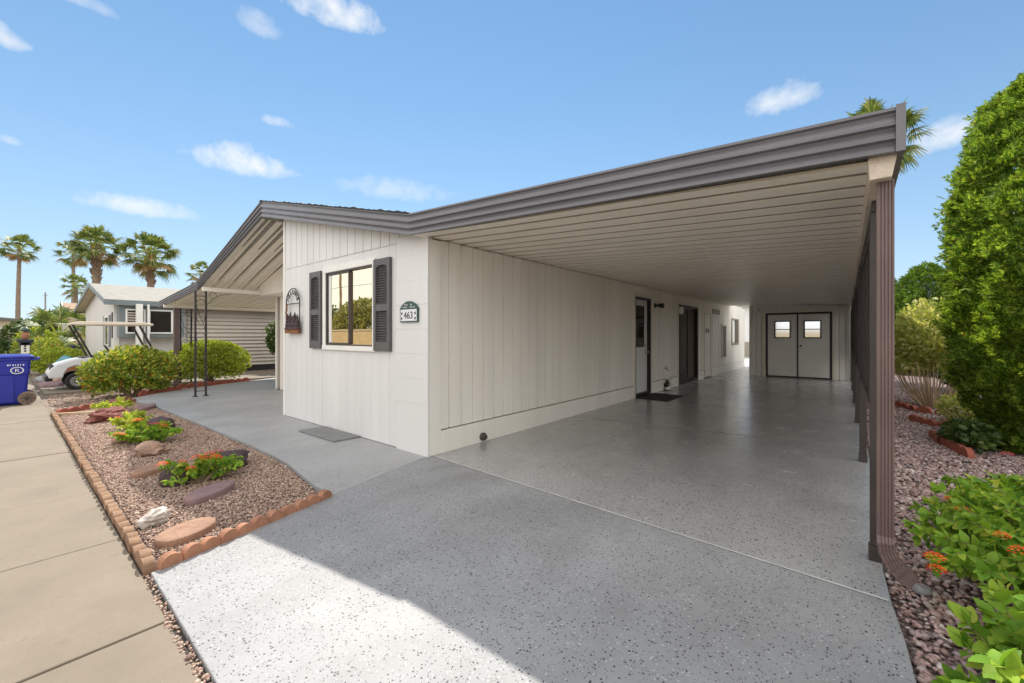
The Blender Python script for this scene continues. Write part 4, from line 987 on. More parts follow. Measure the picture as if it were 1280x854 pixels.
# ------------------------------------------------------------------ palms
def palm(label, loc, h, tr, cr, nf, seed, shag=0., fruit=False, leaflets=24, lean=(0, 0), detail=1, cat='palm'):
    rg = np.random.default_rng(seed); t = thing('palm_tree', label, cat, loc); x, y, z = loc
    top = Vector((x + lean[0], y + lean[1], z + h)); mb = MB(); n = 26; pts = []; rad = []
    for i in range(n + 1):
        s = i / n; pts.append((x + lean[0] * s * s, y + lean[1] * s * s, z + h * s)); rad.append(tr * (1.2 - .4 * s if s > .05 else 1.5 - 5 * s) * (1 + .06 * (i % 2)))
    mb.tube(pts, rad, 12)
    if shag:                                   # old leaf bases left on the upper trunk
        k = int(120 * shag)
        for i in range(k):
            s = 1 - rg.uniform(0, 1) ** 1.2 * shag * 2.0 / h; a = 2.4 * i + rg.normal(0, .2); r0 = tr * .9
            b = Vector((x + lean[0] * s * s + r0 * math.cos(a), y + lean[1] * s * s + r0 * math.sin(a), z + h * s))
            o = Vector((math.cos(a), math.sin(a), 0)); mb.tube([b, b + o * tr * .28 + Vector((0, 0, tr * .45)), b + o * tr * rg.uniform(.35, .75) + Vector((0, 0, tr * rg.uniform(.7, 1.1)))], [tr * .26, tr * .2, tr * .07], 5)
    mb.build('trunk', 'bark', t)
    V = []; F = []; DV = []; DF = []; st = MB()
    for i in range(nf):
        a = 2.39996 * i + rg.normal(0, .25); e = 1.5 - 2.55 * (i / nf) ** .85 + rg.normal(0, .16)      # from upright to hanging
        d = Vector((math.cos(a) * math.cos(e), math.sin(a) * math.cos(e), math.sin(e))); L = cr * rg.uniform(.46, .66)
        b = top + Vector((math.cos(a) * tr * .5, math.sin(a) * tr * .5, rg.uniform(-.2, .25)))
        hub = b + d * L + Vector((0, 0, -.08 * L)); st.tube([b, (b + hub) / 2 + Vector((0, 0, .03 * L)), hub], [.03 * cr / 2, .022 * cr / 2, .014 * cr / 2], 4)
        sd = d.cross(Vector((0, 0, 1))).normalized(); nn = sd.cross(d).normalized()
        tl = rg.normal(0, .35); sd, nn = sd * math.cos(tl) + nn * math.sin(tl), nn * math.cos(tl) - sd * math.sin(tl)
        dead = e < -.60 and rg.random() < .45; TV, TF = (DV, DF) if dead else (V, F)
        bl = cr * rg.uniform(.36, .50)
        for j in range(leaflets):
            q = (j + .5) / leaflets * 2 - 1; an = q * 1.75; w = bl * .04
            u = d * math.cos(an) + sd * math.sin(an) + nn * (.12 - .22 * abs(q)); u.normalize(); p = u.cross(nn).normalized()
            l = bl * (1 - .28 * abs(q)) * rg.uniform(.88, 1.1); mid = hub + u * l * .55; tip = hub + u * l * .93 + Vector((0, 0, -l * rg.uniform(.10, .42)))
            o = len(TV); TV += [hub - p * w * .3, hub + p * w * .3, mid + p * w, mid - p * w, tip + p * w * .15, tip - p * w * .15]; TF += [(o, o + 1, o + 2, o + 3), (o + 3, o + 2, o + 4, o + 5)]
    # each frond keeps one tone: its blades share the hub
    loc3 = np.array(loc)
    np_mesh('crown', np.array([tuple(v) for v in V]) - loc3, F, 'frond', t)
    if DV: np_mesh('dry_frond', np.array([tuple(v) for v in DV]) - loc3, DF, 'dryfrond', t)
    st.build('frond_stalk', 'limeleaf', t)
    if fruit:
        mb = MB()
        for i in range(40):
            a = rg.uniform(0, 6.3); s = rg.uniform(.2, 1); b = top + Vector((0, 0, -.1)); q = Vector((math.cos(a) * tr * 1.6 * s, math.sin(a) * tr * 1.6 * s, -rg.uniform(.5, 1.35)))
            mb.tube([b, b + q * .5 + Vector((math.cos(a) * .2, math.sin(a) * .2, .15)), b + q], [.02, .05, .03], 4)
        mb.build('fruit_stalks', 'fruit', t)
    return t
palm('tall slim palm farthest left with a long bare trunk above the street', (-89.1, -1.95, -.1), 14.0, .24, 2.45, 44, 51, lean=(.3, .2))
palm('thick shaggy palm with a tall crown behind the ridge of the slate trimmed house', (-45.3, 1.75, -.1), 9.0, .27, 2.0, 64, 52, shag=1.5)
palm('slim palm whose crown overlaps the left side of the thick shaggy palm', (-72.0, 2.35, -.1), 11.7, .19, 2.0, 40, 53)
palm('short palm with a small crown seen above the brown shingle roof', (-61.0, 1.75, -.1), 6.7, .18, 1.7, 36, 54)
palm('thick palm with orange fruit stalks behind the slate trimmed house roof', (-41.8, 4.65, -.1), 8.3, .25, 2.15, 60, 55, shag=1.3, fruit=True)
palm('palm crown just showing above the sloping edge of the patio awning', (-43.5, 8.6, -.1), 7.25, .2, 1.25, 34, 56)
palm('palm behind the high outer corner of the carport roof', (4.9, 37.0, -.1), 15.6, .30, 3.1, 56, 57, shag=1., fruit=True)
palm('low fan palm with spiky fronds in the neighbouring front garden', (-27.5, -1.35, -.1), 1.35, .2, 1.9, 26, 58, leaflets=18)
palm('low fan palm partly hidden by the golf cart roof', (-24.2, -.55, -.1), .95, .18, 1.65, 24, 59, leaflets=18)

# ------------------------------------------------------------------ neighbouring homes
nb = thing('slate_trimmed_house', 'pale home with grey shingle gable roof, slate trim and a bay window next door', 'house', (-19.5, 6, -.1))
def gable_house(root, x0, x1, y0, y1, zb, ze, zr, wall, roof, trim, over=.4, th=.09, fz=.15, xr=None, oy=None):
    xm = xr if xr is not None else (x0 + x1) / 2; sl = (zr - ze) / (x1 - xm); sl0 = (zr - ze) / (xm - x0)
    mb = MB(); mb.prism([(x0, zb), (x1, zb), (x1, ze - .02), (xm, zr - .06), (x0, ze - .02)], 'y', y0, y1); mb.build('wall', wall, root)
    oy = over if oy is None else oy; a, b = x0 - over, x1 + over; za, zb_ = ze - sl0 * over, ze - sl * over
    mb = MB(); mb.prism([(a, za), (xm, zr), (b, zb_), (b, zb_ + th), (xm, zr + th), (a, za + th)], 'y', y0 - oy, y1 + oy); r = mb.build('roof', roof, root)
    mb = MB(); mb.prism([(a + .02, za - .012), (xm, zr - .012), (b - .02, zb_ - .012), (b - .02, zb_ - .003), (xm, zr - .003), (a + .02, za - .003)], 'y', y0 - oy + .01, y0 - .003); mb.build('soffit', 'nbeige', root)
    mb = MB()
    for yy in (y0 - oy - .025,): mb.prism([(a, za - fz + th), (xm, zr - fz + th), (b, zb_ - fz + th), (b, zb_ + th + .012), (xm, zr + th + .012), (a, za + th + .012)], 'y', yy, yy + .024)
    mb.box((b + .001, y0 - oy - .025, zb_ - fz + th - .02), (b + .03, y1 + over, zb_ + th + .008)); mb.box((a - .03, y0 - oy - .025, za - fz + th - .02), (a - .001, y1 + over, za + th + .008))
    mb.build('roof_fascia', trim, root); return r
gable_house(nb, -24.0, -15.9, -.72, 13, -.1, 2.62, 3.34, 'nwhite', 'roofgrey', 'nslate', over=.62, xr=-19.3, oy=.3)
# lap siding on its side wall
mb = MB(); z = .16; st = .15
while z < 2.42:
    mb.prism([(-15.899, z + .012), (-15.83, z + .012), (-15.80, z), (-15.885, z + st), (-15.899, z + st)], 'y', 1.30, 12.9); z += st
mb.box((-15.86, 1.30, 1.34), (-15.795, 12.9, 1.36)); mb.build('lap_siding', 'siding', nb)
MB().box((-15.898, 3.0, -.1), (-15.87, 6.0, .15)).build('crawl_opening', 'black', nb)
mb = MB(); mb.box((-15.898, -.66, 1.32), (-15.45, 1.12, 2.47)); mb.build('bay_window', 'nslate', nb, bevel=.01)
for a, b, x in ((-.50, .02, -15.449), (.10, .78, -15.449)):
    f = yframe(MB(), a, b, 1.45, 2.30, .05, x, x + .035).build('window', 'whitetrim', nb); MB().box((x + .003, a + .05, 1.5), (x + .008, b - .05, 2.25)).build('pane', 'darkglass', f)
    mb = MB()
    for i in range(5): mb.box((x + .010, a + .06, 1.80 + i * .085), (x + .014, b - .06, 1.85 + i * .085))
    mb.build('blind', 'siding', f) if a < 0 else None
for x, y, w in ((-15.2, -.18, .085), (-15.2, .06, .03)):
    MB().box((x - w, y - w, -.1), (x + w, y + w, 2.46)).build('porch_post', 'whitetrim', nb, bevel=.006)
MB().box((-15.9, -.74, -.1), (-15.86, -.6, 2.5)).build('corner_trim', 'whitetrim', nb)
f = rframe(MB(), -17.9, -17.0, 1.0, 2.1, .06, -.76, -.721).build('window', 'whitetrim', nb); MB().box((-17.84, -.735, 1.06), (-17.06, -.728, 2.04)).build('pane', 'darkglass', f)
for x in (-18.25, -16.95): MB().box((x, -.75, .98), (x + .3, -.721, 2.12)).build('shutter', 'nslate', nb, bevel=.01)
mb = MB(); mb.box((-16.30, -.75, 1.3), (-16.2, -.721, 2.2)); mb.build('wall_ornament', 'iron', nb)
h2 = thing('brown_roofed_house', 'tan home with a brown shingle gable roof beyond the slate trimmed house', 'house', (-36, 5, -.1))
gable_house(h2, -41.0, -32.0, -.25, 11, -.1, 2.62, 3.45, 'ntan', 'roofbrown', 'whitetrim', over=.5)
f = rframe(MB(), -36.5, -34.5, 1.0, 2.1, .07, -.39, -.351).build('window', 'whitetrim', h2); MB().box((-36.43, -.37, 1.07), (-34.57, -.362, 2.03)).build('pane', 'darkglass', f)
h3 = thing('grey_roofed_house', 'small grey roofed home half hidden by garden plants down the street', 'house', (-55, 5, -.1))
gable_house(h3, -62.0, -51.5, -.5, 10, -.1, 2.75, 3.75, 'nwhite', 'roofgrey', 'nslate', over=.5)
f = rframe(MB(), -58.5, -56.0, 1.0, 2.1, .07, -.54, -.501).build('window', 'whitetrim', h3); MB().box((-58.4, -.52, 1.07), (-56.1, -.512, 2.03)).build('pane', 'darkglass', f)
h4 = thing('teal_based_house', 'beige flat roofed house with a teal base at the far left end of the street', 'house', (-75, -8, -.3))
mb = MB(); mb.box((-84, -14, -.3), (-66, -2.5, 3.0)); mb.build('wall', 'nbeige', h4); mb = MB(); mb.box((-84.03, -14.03, -.3), (-65.94, -2.46, .75)); mb.build('wall_base', 'nteal', h4)
mb = MB(); mb.prism([(-14.6, 2.95), (-1.9, 2.95), (-1.9, 3.12), (-8, 3.75), (-14.6, 3.12)], 'x', -84.5, -65.5); mb.build('roof', 'roofgrey', h4)
f = yframe(MB(), -3.4, -2.85, 1.15, 2.2, .08, -65.99, -65.93).build('window', 'whitetrim', h4); MB().box((-65.97, -3.32, 1.23), (-65.96, -2.93, 2.12)).build('pane', 'darkglass', f)
ap = thing('antenna_mast', 'thin pale mast rising above the grey roofed house', 'antenna', (-63.5, -.35, 0)); MB().tube([(-63.5, -.35, 0), (-63.5, -.35, 6.0)], [.10, .07], 6).build('mast', 'rim', ap); MB().tube([(-63.5, -.55, 5.7), (-63.5, -.15, 5.7)], .03, 5).build('crossarm', 'rim', ap)
# parked dark vehicle beyond the low palms
car = thing('parked_car', 'dark navy car parked behind the low palms next door', 'car', (-27.8, 1.0, -.05), R(-90))
prof = [(-2.1, .35), (-2.15, .75), (-1.7, .92), (-1.1, 1.0), (-.5, 1.42), (.9, 1.45), (1.6, 1.02), (2.1, .92), (2.15, .4)]
mb = MB(); mb.prism(prof, 'y', -.85, .85); mb.build('body', 'navy', car, world=False, bevel=.08)
mb = MB(); mb.prism([(-1.0, 1.03), (-.48, 1.38), (.86, 1.40), (1.4, 1.05)], 'y', -.862, .862); mb.build('window', 'darkglass', car, world=False)
for x in (-1.35, 1.35):
    for y in (-.8, .8):
        wq = MB().lathe([(.2, -.1), (.32, -.09), (.33, 0), (.32, .09), (.2, .1)], (x, y, .33), 'y', 20).build('wheel', 'rubber', car, world=False); MB().lathe([(.02, -.11), (.19, -.105), (.19, .105), (.02, .11)], (x, y, .33), 'y', 14).build('rim', 'rim', wq, world=False)

# ------------------------------------------------------------------ golf cart
gc = thing('golf_cart', 'white golf cart with a pale roof parked nose to the street', 'golf cart', (-12.75, -1.55, -.06), R(-90))
W = .55
mb = MB(); mb.prism([(.85, .34), (.60, .34), (.58, .46), (.50, .60), (.36, .66), (.20, .60), (.08, .42), (.05, .32), (-.55, .30), (-.55, .36), (.0, .38), (.02, .60), (.0, .84), (.10, .86), (.42, .80), (.70, .70), (.82, .58), (.87, .46)], 'y', -W, W)
mb.build('front_cowl', 'cartwhite', gc, bevel=.02, world=False)
mb = MB(); mb.prism([(-.50, .36), (-.50, .66), (-1.25, .70), (-1.60, .62), (-1.62, .44), (-1.48, .44), (-1.42, .58), (-1.25, .66), (-1.05, .58), (-.97, .40), (-.95, .34)], 'y', -W, W); mb.build('rear_body', 'cartwhite', gc, bevel=.02, world=False)
MB().box((-.55, -W, .27), (.10, W, .30)).build('floor', 'rubber', gc, world=False)
mb = MB(); mb.box((.78, -W * .9, .26), (.92, W * .9, .40)); mb.build('bumper', 'black', gc, bevel=.02, world=False)
mb = MB(); mb.box((.0, -W + .02, .842), (.26, W - .02, .862)); mb.build('dashboard', 'black', gc, bevel=.008, world=False)
for y in (-.38, .38): MB().lathe([(.02, .0), (.075, .0), (.085, -.06), (.06, -.1)], (.835, y, .60), 'x', 14).build('headlight', 'darkglass', gc, world=False)
for x in (.34, -1.25):
    for y in (-.47, .47):
        w_ = MB().lathe([(.13, -.09), (.20, -.095), (.225, -.07), (.23, 0), (.225, .07), (.20, .095), (.13, .09)], (x, y, .235), 'y', 26).build('wheel', 'rubber', gc, world=False)
        mb = MB(); mb.lathe([(.13, -.085), (.135, -.096), (.12, -.097), (.03, -.085), (.03, .085), (.12, .097), (.135, .096), (.13, .085)], (x, y, .235), 'y', 24)
        for i in range(6):
            q = i * math.pi / 3
            for s in (-1, 1): mb.box((x - .012 + .07 * math.cos(q) - .03, y + s * .088 - .006, .235 + .07 * math.sin(q) - .012), (x + .012 + .07 * math.cos(q) + .03, y + s * .088 + .006, .235 + .07 * math.sin(q) + .012), rot=(0, -q, 0))
        mb.build('rim', 'rim', w_, world=False)
mb = MB(); mb.box((-1.05, -.5, .66), (-.45, .5, .78)); mb.build('seat', 'beigeplastic', gc, bevel=.04, world=False)
mb = MB(); mb.box((-1.12, -.5, .80), (-1.0, .5, 1.15), rot=(0, R(-10), 0)); mb.build('backrest', 'beigeplastic', gc, bevel=.04, world=False)
mb = MB(); mb.box((-1.22, -.60, 1.73), (.46, .60, 1.79)); mb.prism([(-1.22, 1.79), (-1.0, 1.83), (.3, 1.83), (.46, 1.79)], 'y', -.55, .55); mb.build('roof', 'beigeplastic', gc, bevel=.025, world=False)
for y in (-.53, .53):
    mb = MB(); mb.tube([(.06, y, .85), (.42, y, 1.73)], .022, 8); mb.build('front_strut', 'black', gc, world=False)
    mb = MB(); mb.tube([(-1.25, y, .68), (-1.18, y, 1.1), (-.92, y, 1.73)], .03, 8); mb.build('rear_strut', 'darkbrown', gc, world=False)
mb = MB(); mb.tube([(.06, .22, .86), (-.28, .22, 1.02)], .02, 8); mb.build('steering_column', 'black', gc, world=False)
mb = MB(); cx = Vector((-.29, .22, 1.025)); ax = Vector((-.34, 0, .16)).normalized(); u = Vector((0, 1, 0)); v = ax.cross(u)
mb.tube([cx + (u * math.cos(q) + v * math.sin(q)) * .17 for q in [2 * math.pi * i / 20 for i in range(21)]], .016, 6)
for q in (0, 2.1, 4.2): mb.tube([cx, cx + (u * math.cos(q) + v * math.sin(q)) * .17], .012, 5)
mb.build('steering_wheel', 'black', gc, world=False)
for y in (-.52, .52): MB().tube([(-.45, y, .70), (-.44, y, .92), (-.55, y, .96), (-.95, y, .90), (-1.02, y, .78)], .018, 7).build('hip_rail', 'black', gc, world=False)
tag(rock('rounded tan garden rock in front of the parked golf cart', (-15.6, -2.0, -.06), (.5, .35, .2), 'pinkrock', 0.), 'rounded tan garden rock in front of the parked golf cart', 'rock')
tag(rock('grey stone lying beside the tan rock near the golf cart', (-16.6, -2.2, -.06), (.4, .3, .16), 'greyrock', 0.), 'grey stone lying beside the tan rock near the golf cart', 'rock')
tag(rock('flat brown stone near the street behind the blue bin', (-14.3, -2.25, -.06), (.45, .25, .12), 'purplestone', 0.), 'flat brown stone near the street behind the blue bin', 'rock')
t = thing('garden_ornament', 'small teal and rust coloured garden ornament in front of the golf cart', 'ornament', (-16.8, -1.75, -.06))
MB().lathe([(.18, 0), (.22, .1), (.3, .32), (.26, .42), (.20, .44)], (-16.8, -1.75, -.06), 'z', 18).build('bowl', 'rust', t, smooth=True); mb = MB(); mb.tube([(-17.3, -2.0, .42), (-17.0, -1.8, .55), (-16.7, -1.7, .50), (-16.35, -1.55, .62)], [.06, .16, .14, .03], 10); mb.build('fish_shape', 'tealplastic', t, smooth=True)

# ------------------------------------------------------------------ blue bin
bn = thing('wheeled_bin', 'blue wheeled recycling bin with a white round emblem at the sidewalk edge', 'recycling bin', (-9.55, -3.12, -.012), R(-90))
def rring(hx, hy, r, z, n=5):
    out = []
    for sx, sy, a0 in ((1, 1, 0), (-1, 1, 90), (-1, -1, 180), (1, -1, 270)):
        for i in range(n): q = R(a0 + 90 * i / (n - 1)); out.append((sx * (hx - r) + r * math.cos(q), sy * (hy - r) + r * math.sin(q), z))
    return out
mb = MB(); rings = [rring(.27, .245, .05, .02), rring(.285, .255, .05, .06), rring(.315, .285, .05, .60), rring(.33, .30, .05, .62), rring(.345, .315, .05, .90), rring(.37, .34, .05, .905), rring(.37, .34, .05, .945)]
k = len(rings[0]); F = [(i * k + j, i * k + (j + 1) % k, (i + 1) * k + (j + 1) % k, (i + 1) * k + j) for i in range(len(rings) - 1) for j in range(k)] + [tuple(range(k - 1, -1, -1)), tuple((len(rings) - 1) * k + j for j in range(k))]
mb.add(sum(rings, []), F)
for s in (-1, 1): mb.box((-.12, s * .255, .06), (.10, s * .29, .60))
mb.build('body', 'bluebin', bn, bevel=.006, world=False)
mb = MB(); rings = [rring(.385, .355, .06, .948), rring(.392, .36, .06, .965), rring(.38, .35, .06, .99), rring(.28, .26, .06, 1.012), rring(.1, .1, .05, 1.02)]
F = [(i * k + j, i * k + (j + 1) % k, (i + 1) * k + (j + 1) % k, (i + 1) * k + j) for i in range(len(rings) - 1) for j in range(k)] + [tuple(range(k - 1, -1, -1)), tuple((len(rings) - 1) * k + j for j in range(k))]
mb.add(sum(rings, []), F); mb.build('lid', 'bluebin', bn, bevel=.004, world=False)
mb = MB(); mb.tube([(-.37, -.28, .90), (-.46, -.28, .93), (-.46, .28, .93), (-.37, .28, .90)], .018, 8); mb.build('handle', 'bluebin', bn, world=False)
mb = MB(); mb.tube([(-.29, -.33, .13), (-.29, .33, .13)], .014, 8); mb.build('axle', 'iron', bn, world=False)
for s in (-1, 1):
    w_ = MB().lathe([(.10, -.03), (.125, -.028), (.13, 0), (.125, .028), (.10, .03)], (-.29, s * .325, .13), 'y', 26).build('wheel', 'binhub', bn, world=False)
    mb = MB(); mb.lathe([(.02, -.034), (.03, -.034), (.03, .034), (.02, .034)], (-.29, s * .325, .13), 'y', 12)
    for i in range(8):
        q = i * math.pi / 4; mb.box((-.29 + .06 * math.cos(q) - .035, s * .325 - .034, .13 + .06 * math.sin(q) - .006), (-.29 + .06 * math.cos(q) + .035, s * .325 + .034, .13 + .06 * math.sin(q) + .006), rot=(0, -q, 0))
    mb.build('hub', 'iron', w_, world=False)
# emblem on the side that faces the driveway: a ringed R and a line of worn lettering above it
sy = .312; tiltz = lambda z: .285 + (z - .6) * .1 + .016
def on_side(x, z, d=0.): return (x, .3125 + (z - .77) * .052 + d, z)
mb = MB(); n = 28; cx, cz, r0, r1 = -.16, .70, .058, .072
V = [on_side(cx + r * 1.25 * math.cos(2 * math.pi * i / n), cz + r * math.sin(2 * math.pi * i / n), .005) for r in (r0, r1) for i in range(n)]
mb.add(V, [(i, (i + 1) % n, n + (i + 1) % n, n + i) for i in range(n)])
g = text_mb('R', .10, lambda x, y, z: on_side(cx - x * 1.15, cz - .036 + y, .005 + z)); mb.add(g.v, g.f)
for i, wd in enumerate((.022, .012, .018, .012, .016, .01, .018)):
    x = -.03 - .034 * i; mb.add([on_side(x, .795, .004), on_side(x - wd, .795, .004), on_side(x - wd, .795 + .03, .004), on_side(x, .795 + .028, .004)], [(0, 1, 2, 3)])
mb.build('emblem', 'decal', bn, world=False)

# ------------------------------------------------------------------ street side details
lp = thing('lamp_post', 'dark lantern post with a white number panel behind the blue bin', 'lamp post', (-20.6, -2.62, -.1))
mb = MB(); mb.box((-20.72, -2.74, -.1), (-20.48, -2.50, 1.0)); mb.build('post', 'darkbrown', lp, bevel=.02)
mb = MB(); mb.box((-20.80, -2.83, 1.13), (-20.40, -2.41, 1.24)); mb.box((-20.74, -2.77, 1.0), (-20.46, -2.47, 1.13)); mb.build('cap', 'navy', lp, bevel=.015)
mb = MB(); mb.box((-20.478, -2.73, .70), (-20.46, -2.52, 1.10)); mb.build('number_panel', 'whitetrim', lp)
mb = MB()
for z in (.98, .89, .80): mb.box((-20.459, -2.66, z - .03), (-20.455, -2.60, z + .03))
mb.build('number_mark', 'black', lp)
MB().lathe([(.05, 1.24), (.10, 1.28), (.12, 1.45), (.03, 1.55)], (-20.6, -2.62, 0), 'z', 14).build('lantern', 'terracotta', lp, smooth=True); MB().lathe([(.14, 1.55), (.10, 1.64), (.02, 1.72)], (-20.6, -2.62, 0), 'z', 14).build('lantern_cap', 'green', lp, smooth=True)
# arching hedge and flowering garden behind it
def arch_plant(label, loc, r, th, h0, n, mat, seed, leafL):
    rg = np.random.default_rng(seed); t = thing('arched_hedge', label, 'hedge', loc)
    s = rg.uniform(0, 1, n); u = rg.normal(size=(n, 3)); u /= np.linalg.norm(u, axis=1)[:, None]
    L = 2 * h0 + math.pi * r; q = s * L; c = np.zeros((n, 3))
    left = q < h0; right = q > L - h0; mid = ~(left | right); an = (q - h0) / r
    c[left] = np.stack([0 * q[left], np.full(left.sum(), -r), q[left]], 1); c[right] = np.stack([0 * q[right], np.full(right.sum(), r), L - q[right]], 1)
    c[mid] = np.stack([0 * q[mid], -r * np.cos(an[mid]), h0 + r * np.sin(an[mid])], 1)
    P = np.array(loc) + c + u * th * rg.uniform(.6, 1.1, n)[:, None]
    leaves('foliage', P, u + rg.normal(0, .5, (n, 3)), u + rg.normal(0, .5, (n, 3)), leafL * rg.uniform(.6, 1.2, n), 'small', mat, t); return t
arch_plant('dark green clipped arch hedge far behind the lantern post', (-29.5, -2.15, -.1), .95, .30, 1.1, 3500, 'darkleaf', 61, .14)
arch_plant('bright lime arch shaped plant in front of the dark arch hedge', (-28.6, -2.1, -.1), .55, .22, 1.1, 2200, 'limeleaf', 62, .13)
bush('reddish flowering shrub beside the lantern post', 'shrub', (-24.0, -2.0, -.1), .7, .6, 1.35, 2200, .12, 'bushleaf', 63, flowers=120, lump=.2)
bush('dark green shrub under the low palms next door', 'shrub', (-25.2, -1.8, -.1), .8, .5, .75, 2200, .13, 'darkleaf', 64, lump=.2)
# across the street, seen in the front window
wl = thing('block_wall', 'long low tan block wall across the street, reflected in the golden window', 'wall', (-25, -12.6, -.1))
mb = MB(); mb.box((-75, -12.7, -.1), (12, -12.5, 1.72)); mb.build('wall_face', 'wall', wl); mb = MB(); mb.box((-75, -12.74, 1.722), (12, -12.46, 1.80)); mb.build('coping', 'nbeige', wl)
bush('broad green tree behind the block wall across the street', 'tree', (-26.4, -15.2, -.1), 2.9, 2.4, 4.4, 9000, .28, 'olive', 65, lump=.2, name='broad_tree')
bush('dark green tree behind the block wall, beside the broad green tree', 'tree', (-31.3, -15.0, -.1), 1.8, 1.6, 3.3, 5000, .26, 'darkleaf', 66, lump=.24, name='broad_tree')
bush('low dark tree farther along the block wall across the street', 'tree', (-35.6, -15.6, -.1), 2.2, 2.0, 4.2, 4500, .28, 'darkleaf', 67, lump=.24, name='broad_tree')
bush('rounded green tree at the near end of the block wall across the street', 'tree', (-6.5, -16.0, -.1), 3.0, 2.6, 4.6, 6000, .3, 'olive', 68, lump=.2, name='broad_tree')
up = thing('utility_pole', 'tall wooden utility pole behind the block wall across the street', 'utility pole', (-33.8, -17.0, -.1))
MB().tube([(-33.8, -17, -.1), (-33.8, -17, 9.5)], [.15, .10], 10).build('pole', 'twig', up); MB().box((-34.9, -17.06, 8.9), (-32.7, -16.94, 9.05)).build('crossarm', 'twig', up)
mb = MB()
for i in (0,): mb.tube([(-75, -17, 5.9), (-50, -17, 5.5), (-33.8, -17, 5.9), (-2, -17, 5.5), (22, -17, 5.9)], .02, 5)
mb.build('wire', 'rubber', up)
# behind the carport: pale sunlit yard wall and a chair
bw = thing('back_yard_house', 'white house wall beyond the open passage at the far end of the carport', 'house', (0, 28, 0))
mb = MB(); mb.box((-12, 27.5, -.02), (4.2, 31, 3.2)); mb.build('wall', 'white', bw); mb = MB(); mb.box((-12.02, 27.46, -.02), (4.22, 27.499, .95)); mb.build('wall_base', 'taupe', bw); mb = MB(); mb.prism([(-12.5, 3.2), (4.6, 3.2), (4.6, 3.34), (-12.5, 3.34)], 'y', 27.1, 31); mb.build('roof', 'roofgrey', bw)
ch = thing('patio_chair', 'dark patio chair glimpsed in the sunlit passage past the storage room', 'chair', (.70, 20.4, -.02))
mb = MB(); mb.box((.45, 20.2, .40), (.95, 20.7, .45)); mb.build('seat', 'iron', ch, bevel=.01); mb = MB(); mb.box((.45, 20.68, .46), (.95, 20.73, .95)); mb.build('backrest', 'iron', ch, bevel=.01)
for x in (.48, .92):
    for y in (20.23, 20.70): MB().tube([(x, y, -.02), (x, y, .40)], .015, 6).build('leg', 'iron', ch)

# ------------------------------------------------------------------ light, sky, camera
EL, AZV = 47.1, Vector((-.74, .56, 0)).normalized()
sd = Vector((AZV.x * math.cos(R(EL)), AZV.y * math.cos(R(EL)), math.sin(R(EL))))
sun = bpy.data.lights.new('sun', 'SUN'); sun.energy = 2.5; sun.angle = R(.55); sun.color = (1., .94, .85)
so = bpy.data.objects.new('sun', sun); COL.objects.link(so); so.rotation_euler = (-sd).to_track_quat('-Z', 'Y').to_euler(); so.location = (0, 0, 30)
w = bpy.data.worlds.new('World'); S.world = w; w.use_nodes = True; nt = w.node_tree; nt.nodes.clear()
out = nt.nodes.new('ShaderNodeOutputWorld'); bg = nt.nodes.new('ShaderNodeBackground'); bg.inputs[1].default_value = .15
sky = nt.nodes.new('ShaderNodeTexSky'); sky.sky_type = 'NISHITA'; sky.sun_disc = False; sky.sun_elevation = R(EL)
sky.sun_rotation = math.atan2(sd.x, sd.y); sky.air_density = 1.; sky.dust_density = 0.; sky.ozone_density = 1.5; sky.altitude = 300
YAW = math.atan(431 / 522.7)
fwv = Vector((-math.sin(YAW), math.cos(YAW), 0)); rtv = Vector((math.cos(YAW), math.sin(YAW), 0))
def pix_dir(x, y): return (fwv + rtv * ((x - 640) / 522.7) + Vector((0, 0, (419 - y) / 522.7))).normalized()
tc = _n(nt, 'TexCoord').outputs['Generated']
wn = _n(nt, 'TexNoise'); wn.inputs['Scale'].default_value = 30; wn.inputs['Detail'].default_value = 7; wn.inputs['Roughness'].default_value = .6; nt.links.new(tc, wn.inputs['Vector'])
def mth(op, a, b=None, clamp=False):
    m = _n(nt, 'Math', operation=op, use_clamp=clamp)
    for i, v in enumerate((a, b)):
        if v is None: continue
        if hasattr(v, 'links'): nt.links.new(v, m.inputs[i])
        else: m.inputs[i].default_value = v
    return m.outputs[0]
mask = None
CLOUDS = [(419, 16, 58, 30, 1.), (302, 203, 62, 24, 1.), (180, 260, 72, 16, .85), (976, 125, 52, 24, .8), (1180, 172, 44, 26, .9), (2, 44, 28, 20, .9), (327, 33, 30, 20, .5), (347, 153, 20, 9, .7), (495, 238, 66, 18, .5), (14, 176, 18, 8, .5), (105, 2, 40, 12, .45)]
for x, y, a, b, op in CLOUDS:
    c = pix_dir(x, y); u = (pix_dir(x + a, y) - c); v = (pix_dir(x, y - b) - c)
    if c.z < 0: continue
    ds = []
    for vec in (u, v):
        d = _n(nt, 'VectorMath', operation='DOT_PRODUCT'); sub = _n(nt, 'VectorMath', operation='SUBTRACT'); sub.inputs[1].default_value = c; nt.links.new(tc, sub.inputs[0])
        nt.links.new(sub.outputs[0], d.inputs[0]); d.inputs[1].default_value = vec / vec.length_squared; ds.append(d.outputs['Value'])
    below = mth('MULTIPLY', mth('LESS_THAN', ds[1], 0.), .9)               # flatter base
    e = mth('ADD', mth('POWER', ds[0], 2.), mth('MULTIPLY', mth('POWER', ds[1], 2.), mth('ADD', below, 1.)))
    e = mth('ADD', e, mth('MULTIPLY', mth('SUBTRACT', wn.outputs['Fac'], .5), 2.5))
    k = mth('MULTIPLY', mth('SUBTRACT', 1.05, e), .75, True)
    fr = _n(nt, 'VectorMath', operation='DOT_PRODUCT'); nt.links.new(tc, fr.inputs[0]); fr.inputs[1].default_value = c
    k = mth('MULTIPLY', mth('MULTIPLY', k, mth('GREATER_THAN', fr.outputs['Value'], .9)), op)
    mask = k if mask is None else mth('MAXIMUM', mask, k)
